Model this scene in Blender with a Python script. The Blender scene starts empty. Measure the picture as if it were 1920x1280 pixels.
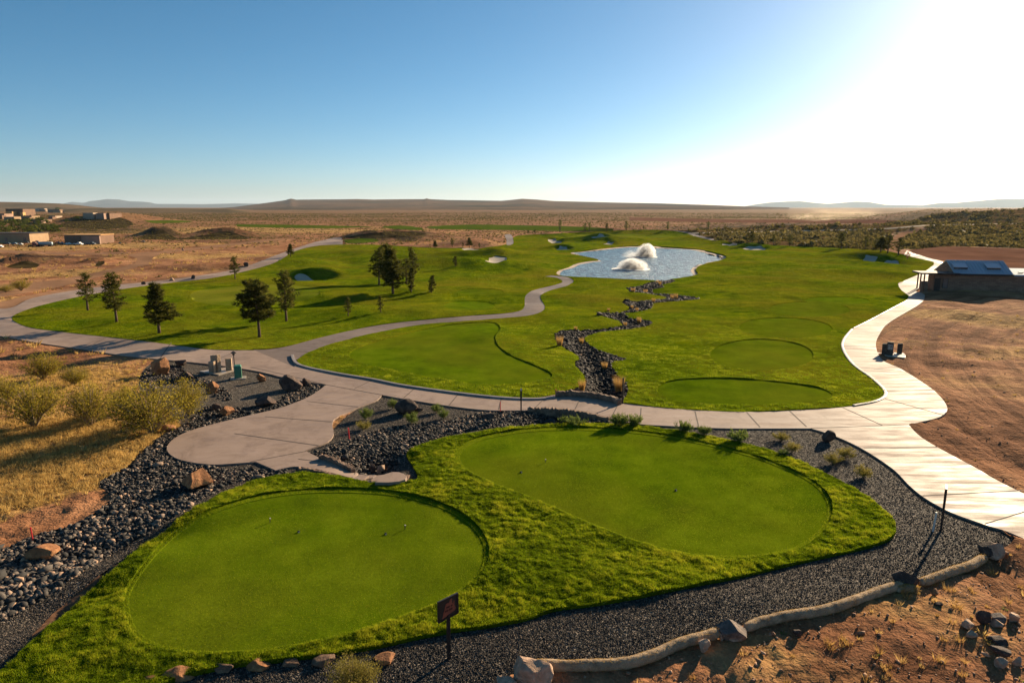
import bpy, math, random
import numpy as np
from mathutils import Vector, Matrix
from mathutils.geometry import delaunay_2d_cdt

# ------------------------------------------------------------------ camera, sky, sun, exposure
SC = bpy.context.scene
COL = SC.collection
CAM_H = 11.0
PITCH = math.atan(252 / 1280)
cam_d = bpy.data.cameras.new("camera")
cam_d.sensor_width = 36.0
cam_d.lens = 24.0
cam_d.clip_start = 0.5
cam_d.clip_end = 60000
cam = bpy.data.objects.new("camera", cam_d)
COL.objects.link(cam)
cam.location = (0, 0, CAM_H)
cam.rotation_euler = (math.pi / 2 - PITCH, 0, 0)
SC.camera = cam

SUN_AZ, SUN_EL = math.radians(41.5), math.radians(17.0)      # azimuth to the right of +Y
world = bpy.data.worlds.new("World")
SC.world = world
world.use_nodes = True
nt = world.node_tree
bg = nt.nodes["Background"]
sky = nt.nodes.new("ShaderNodeTexSky")
sky.sky_type = 'NISHITA'
sky.sun_disc = False
sky.sun_elevation = SUN_EL
sky.sun_rotation = SUN_AZ
sky.altitude = 900
sky.air_density = 0.75
sky.dust_density = 1.0
sky.ozone_density = 3.0
hs = nt.nodes.new("ShaderNodeHueSaturation")
hs.inputs["Saturation"].default_value = 1.2
hs.inputs["Hue"].default_value = 0.485
nt.links.new(sky.outputs[0], hs.inputs["Color"])
nt.links.new(hs.outputs[0], bg.inputs[0])
bg.inputs[1].default_value = 0.05

sun_d = bpy.data.lights.new("sun", 'SUN')
sun_d.energy = 5.0
sun_d.angle = math.radians(0.6)
sun_d.color = (1.0, 0.80, 0.54)
sun = bpy.data.objects.new("sun", sun_d)
COL.objects.link(sun)
sdir = Vector((math.sin(SUN_AZ) * math.cos(SUN_EL), math.cos(SUN_AZ) * math.cos(SUN_EL), math.sin(SUN_EL)))
sun.rotation_euler = sdir.to_track_quat('Z', 'Y').to_euler()

SC.view_settings.view_transform = 'Standard'
SC.view_settings.look = 'None'
SC.view_settings.exposure = 1.25
SC.view_settings.gamma = 1.0
SC.render.engine = 'CYCLES'
SC.cycles.max_bounces = 5
SC.cycles.diffuse_bounces = 2
SC.cycles.glossy_bounces = 2
SC.cycles.transmission_bounces = 3
SC.cycles.transparent_max_bounces = 6
SC.cycles.volume_bounces = 0
SC.cycles.use_denoising = True

RNG = np.random.default_rng(7)
random.seed(7)

# ------------------------------------------------------------------ helpers
def lin(r, g, b):
    f = lambda v: (v / 255 / 12.92) if v / 255 <= 0.04045 else ((v / 255 + 0.055) / 1.055) ** 2.4
    return (f(r), f(g), f(b), 1.0)

_TAB = {}
def sines(x, y, wl, seed, n=0):
    """smooth value noise in about -1..1, two octaves, feature size near wl/2"""
    if seed not in _TAB:
        r = np.random.default_rng(seed)
        _TAB[seed] = (r.uniform(-1, 1, (256, 256)), r.uniform(0, 3.14), r.uniform(0, 99, 2))
    T, an, of = _TAB[seed]
    x = np.asarray(x, float); y = np.asarray(y, float)
    X = x * math.cos(an) + y * math.sin(an) + of[0]; Y = -x * math.sin(an) + y * math.cos(an) + of[1]
    s = 0
    for k, amp in ((2.0, 1.0), (4.3, 0.5)):
        u = X * (k / wl); v = Y * (k / wl)
        iu = np.floor(u).astype(np.int64); iv = np.floor(v).astype(np.int64)
        fu = u - iu; fv = v - iv
        fu = fu * fu * fu * (fu * (fu * 6 - 15) + 10); fv = fv * fv * fv * (fv * (fv * 6 - 15) + 10)
        a0, a1, b0, b1 = iu & 255, (iu + 1) & 255, iv & 255, (iv + 1) & 255
        s = s + amp * ((T[a0, b0] * (1 - fu) + T[a1, b0] * fu) * (1 - fv) + (T[a0, b1] * (1 - fu) + T[a1, b1] * fu) * fv)
    return s * 1.05

def sst(a, b, v):
    t = np.clip((v - a) / (b - a), 0, 1)
    return t * t * (3 - 2 * t)

CP, SP = math.cos(PITCH), math.sin(PITCH)
def flat(px, py):
    """photo pixel -> point of the plane z=0"""
    u = (px - 960) / 1280; v = (640 - py) / 1280
    dy = CP + v * SP; dz = v * CP - SP
    t = CAM_H / -dz
    return u * t, dy * t

# ---- relief: (photo x, photo y, radius across m, radius along m, height m)
BUMP_PX = [
    (640, 478, 16, 5, 1.0), (540, 497, 9, 4, 0.8), (600, 463, 14, 5, 0.5), (835, 502, 12, 5, 1.5),
    (885, 482, 12, 4, 1.3), (830, 475, 14, 4, 0.9), (690, 553, 8, 4, 0.75), (600, 566, 7, 3.0, 0.55),
    (470, 500, 12, 3.5, 0.7), (400, 520, 8, 3, 0.6), (100, 592, 3, 2.0, 0.35), (140, 608, 4, 2.5, 0.3),
    (330, 600, 5, 3, 0.35), (640, 590, 6, 3.5, 0.4), (760, 590, 7, 4, 0.45), (480, 590, 5, 3, 0.35),
    (640, 492, 4, 3, -0.6), (655, 489, 4, 3, -0.5), (560, 511, 5, 2.5, 0.4), (610, 512, 6, 2.5, 0.5),
    (880, 462, 12, 6, 1.6), (930, 478, 6, 4, 1.2), (1040, 444, 10, 6, 2.0), (1125, 440, 16, 7, 2.4),
    (1200, 437, 20, 8, 2.6), (1270, 440, 22, 8, 2.2), (1090, 452, 9, 5, 1.4), (1165, 452, 12, 5, 1.3),
    (1055, 460, 6, 4, 0.9), (1360, 450, 14, 7, 1.6), (1410, 455, 12, 7, 1.8), (1460, 460, 12, 6, 1.2),
    (1640, 482, 9, 5, 0.7), (1675, 484, 8, 4, 0.8), (1610, 492, 8, 4, 0.6), (1480, 500, 14, 5, 0.5),
    (1560, 512, 12, 4, 0.45), (1400, 485, 14, 5, 0.4), (1360, 560, 6, 4, -0.15), (1330, 640, 4, 2.5, 0.15),
    (1380, 530, 12, 5, 0.4), (950, 480, 10, 5, 0.5), (980, 500, 9, 4, 0.4), (1000, 465, 10, 5, 0.5),
    (1080, 560, 5, 3, 0.25), (920, 545, 6, 3, 0.25), (1500, 530, 10, 3, 0.3), (1650, 515, 6, 3, 0.4),
    # rough ground to the left: heaps of soil, rocky mounds, the knoll with the house
    (48, 492, 4.5, 2.2, 2.0), (68, 490, 2.5, 2, 0.9), (138, 489, 4, 2.5, 1.0), (188, 492, 3, 2, 1.0),
    (300, 442, 7, 5, 4.0), (425, 443, 14, 5.5, 3.4), (390, 446, 8, 5, 1.2), (740, 444, 15, 8, 3.0), (690, 447, 9, 6, 2.4), (790, 447, 18, 8, 1.2),
    (660, 456, 8, 5, 1.0), (205, 418, 40, 34, 6.0), (165, 420, 40, 36, 3.2), (20, 415, 70, 60, 4.0),
    (400, 505, 10, 3.5, 0.7), (330, 500, 9, 4, 0.5), (270, 515, 7, 3, 0.35),
    (1400, 430, 60, 16, 2.0), (1550, 433, 50, 14, 2.4), (1330, 432, 30, 14, 1.6), (1650, 437, 40, 12, 2.0),
    # tee complex in front
    (1010, 860, 3.0, 3.0, 0.15), (820, 900, 2.5, 2.2, 0.12), (715, 868, 1.3, 1.1, -0.55), (400, 960, 4, 1.2, 0.15), (90, 1130, 2.2, 1.0, -0.4), (230, 1020, 2.4, 0.9, -0.3),
    (1250, 1110, 6, 1.2, 0.1),
]
BUMPS = []
for (a, b, rx, ry, h) in BUMP_PX:
    X, Y = flat(a, b)
    BUMPS.append((X, Y, rx, ry, h, math.atan2(X, Y)))
STREAM_PX = [(1000, 800), (1100, 765), (1128, 735), (1125, 700), (1098, 668), (1080, 640), (1105, 621), (1190, 608),
             (1165, 598), (1140, 590), (1190, 577), (1190, 565), (1270, 560), (1200, 546), (1215, 538), (1245, 528)]
STREAM = np.array([flat(*p) for p in STREAM_PX])

def seg_dist(x, y, P):
    d = np.full(x.shape, 1e9)
    for i in range(len(P) - 1):
        ax, ay = P[i]; bx, by = P[i + 1]
        dx, dy = bx - ax, by - ay
        t = np.clip(((x - ax) * dx + (y - ay) * dy) / (dx * dx + dy * dy), 0, 1)
        d = np.minimum(d, np.hypot(x - ax - t * dx, y - ay - t * dy))
    return d

def hbase(x, y):
    x = np.asarray(x, float); y = np.asarray(y, float)
    r = np.hypot(x, y)
    z = np.zeros_like(x)
    for (X, Y, rx, ry, h, a) in BUMPS:
        m = (np.abs(x - X) < 4 * max(rx, ry)) & (np.abs(y - Y) < 4 * max(rx, ry))
        if not m.any():
            continue
        dx = x[m] - X; dy = y[m] - Y
        u = dx * math.cos(a) - dy * math.sin(a); v = dx * math.sin(a) + dy * math.cos(a)
        z[m] += h * np.exp(-(u / rx) ** 2 - (v / ry) ** 2)
    z += 0.34 * sst(45, 110, r) * sines(x, y, 30, 11) + 0.07 * sst(32, 60, r) * sines(x, y, 10, 12) + 0.17 * sst(42, 60, r) * (1 - sst(110, 150, r)) * (1 - sst(-4, 12, x)) * sines(x, y, 15, 19)
    z += 0.8 * sst(250, 900, r) * sines(x, y, 240, 13)
    z += 9.6 * sst(245, 300, x + 0.15 * (y - 450)) * np.exp(-((y - 465) / 75) ** 2) * (1 + 0.07 * sines(x, y, 40, 14))
    z += 3.5 * sst(120, 230, x) * np.exp(-((y - 320) / 45) ** 2)
    z -= 0.45 * np.exp(-((x - 7.0) / 16) ** 2 - ((y - 11.5) / 2.6) ** 2)
    return z

def h_at(x, y):
    x = np.asarray(x, float); y = np.asarray(y, float)
    z = hbase(x, y)
    m = (y > 25) & (y < 110) & (np.abs(x - 10) < 25)
    if m.any():
        z = z.copy()
        z[m] -= (0.62 - 0.36 * sst(38, 50, y[m])) * np.exp(-(seg_dist(x[m], y[m], STREAM) / 0.9) ** 2)
    return z

def P(px, py):
    """photo pixels -> points (n,3) where the view ray meets the relief"""
    px = np.atleast_1d(np.asarray(px, float)); py = np.atleast_1d(np.asarray(py, float))
    u = (px - 960) / 1280; v = (640 - py) / 1280
    dy = CP + v * SP; dz = v * CP - SP
    T = np.geomspace(8, 6000, 420)
    hit = np.full(px.shape, len(T) - 1)
    for s in range(0, len(px), 400):
        uu, dd, ee = u[s:s + 400, None], dy[s:s + 400, None], dz[s:s + 400, None]
        b = CAM_H + ee * T < hbase(uu * T, dd * T)
        hit[s:s + 400] = np.where(b.any(1), b.argmax(1), len(T) - 1)
    hit = np.maximum(hit, 1)
    lo, hi = T[hit - 1], T[hit]
    for _ in range(22):
        mid = (lo + hi) / 2
        b = CAM_H + dz * mid < hbase(u * mid, dy * mid)
        hi = np.where(b, mid, hi); lo = np.where(b, lo, mid)
    t = (lo + hi) / 2
    x, y = u * t, dy * t
    return np.stack([x, y, h_at(x, y)], -1)

def P1(px, py):
    return P([px], [py])[0]

def depth_of(p):
    return p[1] * CP + (CAM_H - p[2]) * SP

# ------------------------------------------------------------------ mesh building
def mesh_obj(name, V, F, mat=None, parent=None, smooth=False, attrs=None, mat_idx=None):
    """V (n,3), F (m,3) or (m,4) arrays or a list of index tuples"""
    me = bpy.data.meshes.new(name)
    V = np.asarray(V, np.float32)
    if isinstance(F, np.ndarray):
        m, k = F.shape
        me.vertices.add(len(V)); me.vertices.foreach_set("co", V.ravel())
        me.loops.add(m * k); me.loops.foreach_set("vertex_index", F.astype(np.int32).ravel())
        me.polygons.add(m)
        me.polygons.foreach_set("loop_start", (np.arange(m) * k).astype(np.int32))
        me.update(calc_edges=True)
    else:
        me.from_pydata([tuple(map(float, v)) for v in V], [], [tuple(int(i) for i in f) for f in F])
    if smooth:
        me.polygons.foreach_set("use_smooth", np.ones(len(me.polygons), bool))
    if mat is not None:
        for mm in (mat if isinstance(mat, (list, tuple)) else [mat]):
            me.materials.append(mm)
    if mat_idx is not None:
        me.polygons.foreach_set("material_index", np.asarray(mat_idx, np.int32))
    for an, av in (attrs or {}).items():
        at = me.attributes.new(an, 'FLOAT', 'POINT')
        at.data.foreach_set("value", np.asarray(av, np.float32))
    me.update()
    o = bpy.data.objects.new(name, me)
    COL.objects.link(o)
    if parent is not None:
        o.parent = parent
    return o

def tag(o, label=None, cat=None, group=None, kind=None):
    if label: o["label"] = label
    if cat: o["category"] = cat
    if group: o["group"] = group
    if kind: o["kind"] = kind
    return o

def thing(name, label, cat, loc, rotz=0.0, group=None, scale=None):
    o = bpy.data.objects.new(name, None)
    o.empty_display_size = 0.2
    COL.objects.link(o)
    o.location = [float(v) for v in loc]; o.rotation_euler = (0, 0, rotz)
    if scale: o.scale = scale if isinstance(scale, (tuple, list)) else (scale,) * 3
    return tag(o, label, cat, group)

def copy_tree(root, label, loc, rotz, scale, group=None):
    r = root.copy(); COL.objects.link(r)
    r.location = [float(v) for v in loc]; r.rotation_euler = (0, 0, rotz)
    r.scale = scale if isinstance(scale, (tuple, list)) else (scale,) * 3
    r["label"] = label
    if group: r["group"] = group
    for c in list(root.children):
        d = c.copy(); COL.objects.link(d); d.parent = r
        for g in c.children:
            e = g.copy(); COL.objects.link(e); e.parent = d
    return r

class MB:
    """collects simple solids into one mesh"""
    def __init__(s): s.V = []; s.F = []
    def add(s, V, F):
        o = len(s.V); s.V += [tuple(v) for v in V]; s.F += [tuple(i + o for i in f) for f in F]; return s
    def box(s, c, size, rz=0.0, M=None, taper=1.0):
        x, y, z = [v / 2 for v in size]
        vs = []
        for k, sz in ((-z, 1.0), (z, taper)):
            for (i, j) in ((-x, -y), (x, -y), (x, y), (-x, y)):
                vs.append(Vector((i * sz, j * sz, k)))
        R = Matrix.Rotation(rz, 3, 'Z') if M is None else M
        vs = [R @ v + Vector(c) for v in vs]
        return s.add(vs, [(0, 3, 2, 1), (4, 5, 6, 7), (0, 1, 5, 4), (1, 2, 6, 5), (2, 3, 7, 6), (3, 0, 4, 7)])
    def tube(s, pts, rad, n=8, cap=True):
        pts = [Vector(p) for p in pts]
        rad = rad if isinstance(rad, (list, tuple)) else [rad] * len(pts)
        vs = []
        for i, p in enumerate(pts):
            t = (pts[min(i + 1, len(pts) - 1)] - pts[max(i - 1, 0)]).normalized()
            a = t.orthogonal().normalized() if abs(t.z) < 0.95 else Vector((1, 0, 0))
            a = (a - t * a.dot(t)).normalized()
            if abs(t.z) < 0.95:
                a = t.cross(Vector((0, 0, 1))).normalized()
            b = t.cross(a)
            for k in range(n):
                w = 2 * math.pi * k / n
                vs.append(p + (a * math.cos(w) + b * math.sin(w)) * rad[i])
        fs = [(i * n + k, i * n + (k + 1) % n, (i + 1) * n + (k + 1) % n, (i + 1) * n + k)
              for i in range(len(pts) - 1) for k in range(n)]
        if cap:
            fs.append(tuple(range(n))[::-1]); fs.append(tuple((len(pts) - 1) * n + k for k in range(n)))
        return s.add(vs, fs)
    def prism(s, outline, z0, z1):
        n = len(outline)
        vs = [(x, y, z0) for x, y in outline] + [(x, y, z1) for x, y in outline]
        fs = [tuple(range(n))[::-1], tuple(range(n, 2 * n))] + [(i, (i + 1) % n, n + (i + 1) % n, n + i) for i in range(n)]
        return s.add(vs, fs)
    def build(s, name, mat, parent=None, smooth=False, bevel=0.0):
        o = mesh_obj(name, np.array(s.V), s.F, mat, parent, smooth)
        if bevel:
            m = o.modifiers.new("bevel", 'BEVEL'); m.width = bevel; m.segments = 2; m.limit_method = 'ANGLE'
        return o

def ico(sub):
    import bmesh
    bm = bmesh.new()
    bmesh.ops.create_icosphere(bm, subdivisions=sub, radius=1.0)
    V = np.array([v.co[:] for v in bm.verts]); F = np.array([[v.index for v in f.verts] for f in bm.faces])
    bm.free()
    return V, F
ICO = {k: ico(k) for k in (1, 2, 3, 4)}

# ------------------------------------------------------------------ materials
def new_mat(name):
    m = bpy.data.materials.new(name)
    m.use_nodes = True
    n = m.node_tree
    b = n.nodes["Principled BSDF"]
    return m, n, b

def N(n, typ, **kw):
    x = n.nodes.new(typ)
    for k, v in kw.items():
        setattr(x, k, v)
    return x

def coords(n, scale=(1, 1, 1), local=False, rot=0.0):
    if local:
        g = N(n, "ShaderNodeTexCoord"); out = g.outputs["Object"]
    else:
        g = N(n, "ShaderNodeNewGeometry"); out = g.outputs["Position"]
    mp = N(n, "ShaderNodeMapping")
    mp.inputs["Scale"].default_value = scale
    mp.inputs["Rotation"].default_value = (0, 0, rot)
    n.links.new(out, mp.inputs[0])
    return mp.outputs[0]

def noise(n, vec, scale, detail=4, rough=0.55, dist=0.0):
    t = N(n, "ShaderNodeTexNoise")
    t.inputs["Scale"].default_value = scale
    t.inputs["Detail"].default_value = detail
    t.inputs["Roughness"].default_value = rough
    t.inputs["Distortion"].default_value = dist
    n.links.new(vec, t.inputs["Vector"])
    return t.outputs[0]

def ramp(n, fac, stops):
    r = N(n, "ShaderNodeValToRGB")
    cr = r.color_ramp
    while len(cr.elements) < len(stops):
        cr.elements.new(0.5)
    for e, (p, c) in zip(cr.elements, stops):
        e.position = p; e.color = c if len(c) == 4 else (*c, 1)
    n.links.new(fac, r.inputs[0])
    return r.outputs[0]

def mix(n, fac, a, b, mode='MIX'):
    m = N(n, "ShaderNodeMix", data_type='RGBA', blend_type=mode)
    for k, v in ((0, fac), (6, a), (7, b)):
        if hasattr(v, "links"):
            n.links.new(v, m.inputs[k])
        else:
            m.inputs[k].default_value = v
    return m.outputs[2]

def math_(n, op, a, b=0.0, clamp=False):
    m = N(n, "ShaderNodeMath", operation=op, use_clamp=clamp)
    for k, v in ((0, a), (1, b)):
        if hasattr(v, "links"):
            n.links.new(v, m.inputs[k])
        else:
            m.inputs[k].default_value = v
    return m.outputs[0]

def bump(n, b, h, strength=0.5, dist=0.1, prev=None):
    x = N(n, "ShaderNodeBump")
    x.inputs["Strength"].default_value = strength
    x.inputs["Distance"].default_value = dist
    n.links.new(h, x.inputs["Height"])
    if prev is not None:
        n.links.new(prev, x.inputs["Normal"])
    if b is not None:
        n.links.new(x.outputs[0], b.inputs["Normal"])
    return x.outputs[0]

def setc(n, b, c, rough=0.9, spec=0.2):
    if hasattr(c, "links"):
        n.links.new(c, b.inputs["Base Color"])
    else:
        b.inputs["Base Color"].default_value = c
    b.inputs["Roughness"].default_value = rough
    b.inputs["Specular IOR Level"].default_value = spec

def simple(name, col, rough=0.7, spec=0.3, var=0.25, scale=6.0, bmp=0.0, metallic=0.0, local=True, bscale=None):
    m, n, b = new_mat(name)
    v = coords(n, local=local)
    f = noise(n, v, scale, 5)
    d = tuple(c * (1 - var) for c in col[:3]) + (1,)
    l = tuple(min(1, c * (1 + var)) for c in col[:3]) + (1,)
    setc(n, b, ramp(n, f, [(0.3, d), (0.7, l)]), rough, spec)
    b.inputs["Metallic"].default_value = metallic
    if bmp:
        bump(n, b, noise(n, v, bscale or scale * 3, 6), bmp, 0.05)
    return m

def turf_mat(name, dark, mid, bright, dry, dry_amt=0.5, bs=0.6, bd=0.06, streak=True, fine=5.0):
    m, n, b = new_mat(name)
    v = coords(n)
    big = noise(n, v, 0.07, 4, 0.6)
    med = noise(n, v, 0.6, 5, 0.62)
    fin = noise(n, v, fine, 4, 0.7)
    lg = noise(n, v, 0.16, 5, 0.65, 0.6)
    col = ramp(n, math_(n, 'ADD', math_(n, 'MULTIPLY', med, 0.6), math_(n, 'MULTIPLY', lg, 0.4)), [(0.36, dark), (0.5, mid), (0.62, bright)])
    col = mix(n, math_(n, 'MULTIPLY', ramp(n, big, [(0.42, (0, 0, 0)), (0.66, (1, 1, 1))]), dry_amt), col, dry)
    fc = ramp(n, fin, [(0.25, (0.62, 0.62, 0.62)), (0.75, (1.3, 1.3, 1.25))])
    col = mix(n, 1.0, col, fc, 'MULTIPLY')
    setc(n, b, col, 1.0, 0.0)
    b.inputs['IOR'].default_value = 1.0
    vs = coords(n, (1.0, 1.0, 1.0), rot=0.0)
    h1 = noise(n, vs, 2.3, 5, 0.65)
    p = bump(n, None, h1, bs, bd * 3)
    bump(n, b, noise(n, v, fine * 2.2, 3, 0.7), bs, bd, p)
    return m

M = {}
M['turf'] = turf_mat("fairway_grass", (0.050, 0.085, 0.003, 1), (0.108, 0.152, 0.004, 1), (0.195, 0.220, 0.004, 1), (0.21, 0.165, 0.012, 1), 0.65, 1.0, 0.10)
M['rough'] = turf_mat("long_grass", (0.045, 0.075, 0.002, 1), (0.08, 0.12, 0.003, 1), (0.12, 0.16, 0.004, 1), (0.16, 0.12, 0.012, 1), 0.4, 1.0, 0.1)
M['tee'] = turf_mat("tee_grass", (0.052, 0.090, 0.003, 1), (0.088, 0.135, 0.003, 1), (0.125, 0.175, 0.005, 1), (0.135, 0.135, 0.008, 1), 0.7, 0.35, 0.012, fine=16.0)
M['colour_lit_rim'] = turf_mat("colour_lit_rim_grass", (0.075, 0.12, 0.004, 1), (0.12, 0.175, 0.005, 1), (0.17, 0.22, 0.006, 1), (0.16, 0.14, 0.01, 1), 0.5, 0.6, 0.03, fine=14.0)  # sunlit edge of the long grass put into a lighter green
M['green'] = turf_mat("green_grass", (0.10, 0.135, 0.006, 1), (0.13, 0.165, 0.008, 1), (0.16, 0.19, 0.012, 1), (0.21, 0.18, 0.02, 1), 0.7, 0.15, 0.01, fine=12.0)
M['fargreen'] = turf_mat("far_fairway_grass", (0.045, 0.08, 0.008, 1), (0.06, 0.10, 0.008, 1), (0.09, 0.125, 0.012, 1), (0.12, 0.11, 0.02, 1), 0.5, 0.3, 0.05)

def desert_mat():
    m, n, b = new_mat("desert_ground")
    v = coords(n)
    sep = N(n, "ShaderNodeSeparateXYZ"); n.links.new(v, sep.inputs[0])
    # distance from the landscaped part decides only how coarse the scrub mosaic is
    big = noise(n, v, 0.012, 5, 0.6, 0.5)
    med = noise(n, v, 0.11, 6, 0.65, 0.4)
    fin = noise(n, v, 1.6, 6, 0.7)
    vf = noise(n, v, 9.0, 4, 0.7)
    soil = ramp(n, med, [(0.28, (0.14, 0.058, 0.027, 1)), (0.48, (0.30, 0.135, 0.062, 1)), (0.72, (0.47, 0.24, 0.115, 1))])
    dry = ramp(n, fin, [(0.3, (0.14, 0.072, 0.024, 1)), (0.48, (0.37, 0.205, 0.072, 1)), (0.7, (0.63, 0.375, 0.13, 1))])
    at = N(n, "ShaderNodeAttribute", attribute_name="dry")
    f = math_(n, 'ADD', at.outputs["Fac"], math_(n, 'MULTIPLY', math_(n, 'SUBTRACT', med, 0.5), 1.6), True)
    col = mix(n, ramp(n, f, [(0.35, (0, 0, 0)), (0.6, (1, 1, 1))]), soil, dry)
    # far plain: reddish brown and grey green bands
    plain = ramp(n, big, [(0.3, (0.10, 0.070, 0.024, 1)), (0.44, (0.19, 0.108, 0.042, 1)), (0.58, (0.25, 0.12, 0.058, 1)), (0.72, (0.13, 0.088, 0.030, 1))])
    at2 = N(n, "ShaderNodeAttribute", attribute_name="plain")
    col = mix(n, at2.outputs["Fac"], col, plain)
    # low scrub: dark dots
    vo = N(n, "ShaderNodeTexVoronoi"); vo.inputs["Scale"].default_value = 0.33
    n.links.new(v, vo.inputs["Vector"])
    dots = ramp(n, vo.outputs["Distance"], [(0.22, (1, 1, 1)), (0.38, (0, 0, 0))])
    at3 = N(n, "ShaderNodeAttribute", attribute_name="scrub")
    col = mix(n, math_(n, 'MULTIPLY', dots, math_(n, 'MULTIPLY', at3.outputs["Fac"], 0.85)), col, (0.055, 0.05, 0.02, 1))
    at4 = N(n, "ShaderNodeAttribute", attribute_name="dark")
    col = mix(n, math_(n, 'MULTIPLY', at4.outputs["Fac"], 0.9), col, ramp(n, fin, [(0.35, (0.012, 0.011, 0.006, 1)), (0.75, (0.075, 0.055, 0.026, 1))]))
    col = mix(n, math_(n, 'MULTIPLY', ramp(n, noise(n, v, 0.35, 6, 0.7, 1.0), [(0.42, (0, 0, 0)), (0.6, (1, 1, 1))]), 0.45), col, mix(n, 1.0, col, (0.5, 0.45, 0.42, 1), 'MULTIPLY'))
    tone = ramp(n, vf, [(0.25, (0.7, 0.7, 0.7)), (0.75, (1.2, 1.2, 1.2))])
    col = mix(n, 1.0, col, tone, 'MULTIPLY')
    setc(n, b, mix(n, 1.0, col, (1.12, 1.17, 1.28, 1), 'MULTIPLY'), 1.0, 0.02)
    # tyre ruts in the graded lot on the right
    at5 = N(n, "ShaderNodeAttribute", attribute_name="rut")
    w = N(n, "ShaderNodeTexNoise"); w.inputs["Scale"].default_value = 1.0; w.inputs["Detail"].default_value = 5
    cmb = N(n, "ShaderNodeCombineXYZ")
    n.links.new(math_(n, 'MULTIPLY', at5.outputs["Fac"], 0.8), cmb.inputs[0])
    n.links.new(math_(n, 'MULTIPLY', sep.outputs[1], 0.045), cmb.inputs[1])
    n.links.new(cmb.outputs[0], w.inputs["Vector"])
    w.inputs['Distortion'].default_value = 0.8
    on = math_(n, 'GREATER_THAN', at5.outputs['Fac'], 1.0)
    col = mix(n, math_(n, 'MULTIPLY', on, ramp(n, w.outputs[0], [(0.45, (0, 0, 0)), (0.6, (0.8, 0.8, 0.8))])), col, mix(n, 1.0, col, (0.5, 0.47, 0.45, 1), 'MULTIPLY'))
    n.links.new(mix(n, 1.0, col, (1.2, 1.25, 1.34, 1), 'MULTIPLY'), b.inputs['Base Color'])
    p = bump(n, None, w.outputs[0], 0.9, 0.5)
    p = bump(n, None, noise(n, coords(n, (1, 1, 1)), 0.5, 5, 0.7), 0.8, 0.5, p)
    p = bump(n, None, fin, 0.8, 0.22, p)
    bump(n, b, vf, 0.8, 0.05, p)
    return m
M['desert'] = desert_mat()

def gravel_mat(name, dark, light, scale=22.0, dist=0.03, warm=None):
    m, n, b = new_mat(name)
    v = coords(n)
    vo = N(n, "ShaderNodeTexVoronoi"); vo.inputs["Scale"].default_value = scale
    n.links.new(v, vo.inputs["Vector"])
    sp = N(n, "ShaderNodeSeparateColor"); n.links.new(vo.outputs["Color"], sp.inputs[0])
    col = ramp(n, sp.outputs[0], [(0.0, dark), (0.72, tuple((a * 2 + c) / 3 for a, c in zip(dark, light))), (1.0, light)])
    big = noise(n, v, 0.5, 5, 0.6)
    col = mix(n, ramp(n, big, [(0.4, (0, 0, 0)), (0.75, (0.55, 0.55, 0.55))]), col, warm or (0.10, 0.06, 0.035, 1))
    setc(n, b, col, 0.9, 0.12)
    p = bump(n, None, math_(n, 'SUBTRACT', 1.0, vo.outputs["Distance"]), 1.0, dist)
    bump(n, b, noise(n, v, 3.0, 4), 0.5, 0.12, p)
    return m
M['gravel'] = gravel_mat("black_gravel", (0.016, 0.0145, 0.013, 1), (0.30, 0.25, 0.20, 1), 20.0, 0.05, (0.065, 0.042, 0.026, 1))
M['bedsoil'] = gravel_mat("bed_under_stones", (0.012, 0.011, 0.010, 1), (0.09, 0.075, 0.06, 1), 14.0, 0.05)

def concrete_mat(name, base, tint, rough=0.6, streak=0.5):
    m, n, b = new_mat(name)
    v = coords(n)
    a = noise(n, v, 0.25, 6, 0.6, 0.4)
    c = noise(n, coords(n, (0.4, 2.2, 1), rot=0.5), 0.9, 5, 0.65)
    col = ramp(n, a, [(0.3, tuple(x * 0.8 for x in base[:3]) + (1,)), (0.7, tuple(x * 1.12 for x in base[:3]) + (1,))])
    col = mix(n, math_(n, 'MULTIPLY', ramp(n, c, [(0.4, (0, 0, 0)), (0.7, (1, 1, 1))]), streak), col, tint)
    dirt = noise(n, v, 0.7, 7, 0.75, 1.2)
    col = mix(n, math_(n, 'MULTIPLY', ramp(n, dirt, [(0.47, (0, 0, 0)), (0.66, (1, 1, 1))]), 0.6), col, (tint[0] * 0.62, tint[1] * 0.58, tint[2] * 0.55, 1))
    fine = noise(n, v, 18, 4, 0.7)
    col = mix(n, 1.0, col, ramp(n, fine, [(0.3, (0.9, 0.9, 0.9)), (0.7, (1.06, 1.06, 1.06))]), 'MULTIPLY')
    setc(n, b, col, rough, 0.35)
    rr = ramp(n, c, [(0.35, (rough - 0.2,) * 3), (0.7, (rough + 0.12,) * 3)])
    n.links.new(rr, b.inputs["Roughness"])
    bump(n, b, fine, 0.15, 0.02)
    return m
def hill_mat(name, a, c, sc):
    m, n, b = new_mat(name)
    v = coords(n, (1, 1, 2.5))
    f = noise(n, v, sc, 7, 0.62, 0.3)
    f2 = noise(n, v, sc * 12, 5, 0.7)
    col = ramp(n, f, [(0.35, a), (0.62, c)])
    col = mix(n, 1.0, col, ramp(n, f2, [(0.3, (0.7, 0.7, 0.7)), (0.7, (1.2, 1.2, 1.2))]), 'MULTIPLY')
    setc(n, b, col, 1.0, 0.0)
    return m
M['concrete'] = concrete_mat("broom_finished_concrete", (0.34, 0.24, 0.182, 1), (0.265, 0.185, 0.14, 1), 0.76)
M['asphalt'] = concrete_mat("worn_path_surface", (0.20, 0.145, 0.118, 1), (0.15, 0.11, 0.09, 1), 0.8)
M['concrete_pale'] = concrete_mat("pale_concrete", (0.42, 0.34, 0.26, 1), (0.34, 0.27, 0.20, 1), 0.52, 0.6)
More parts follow.
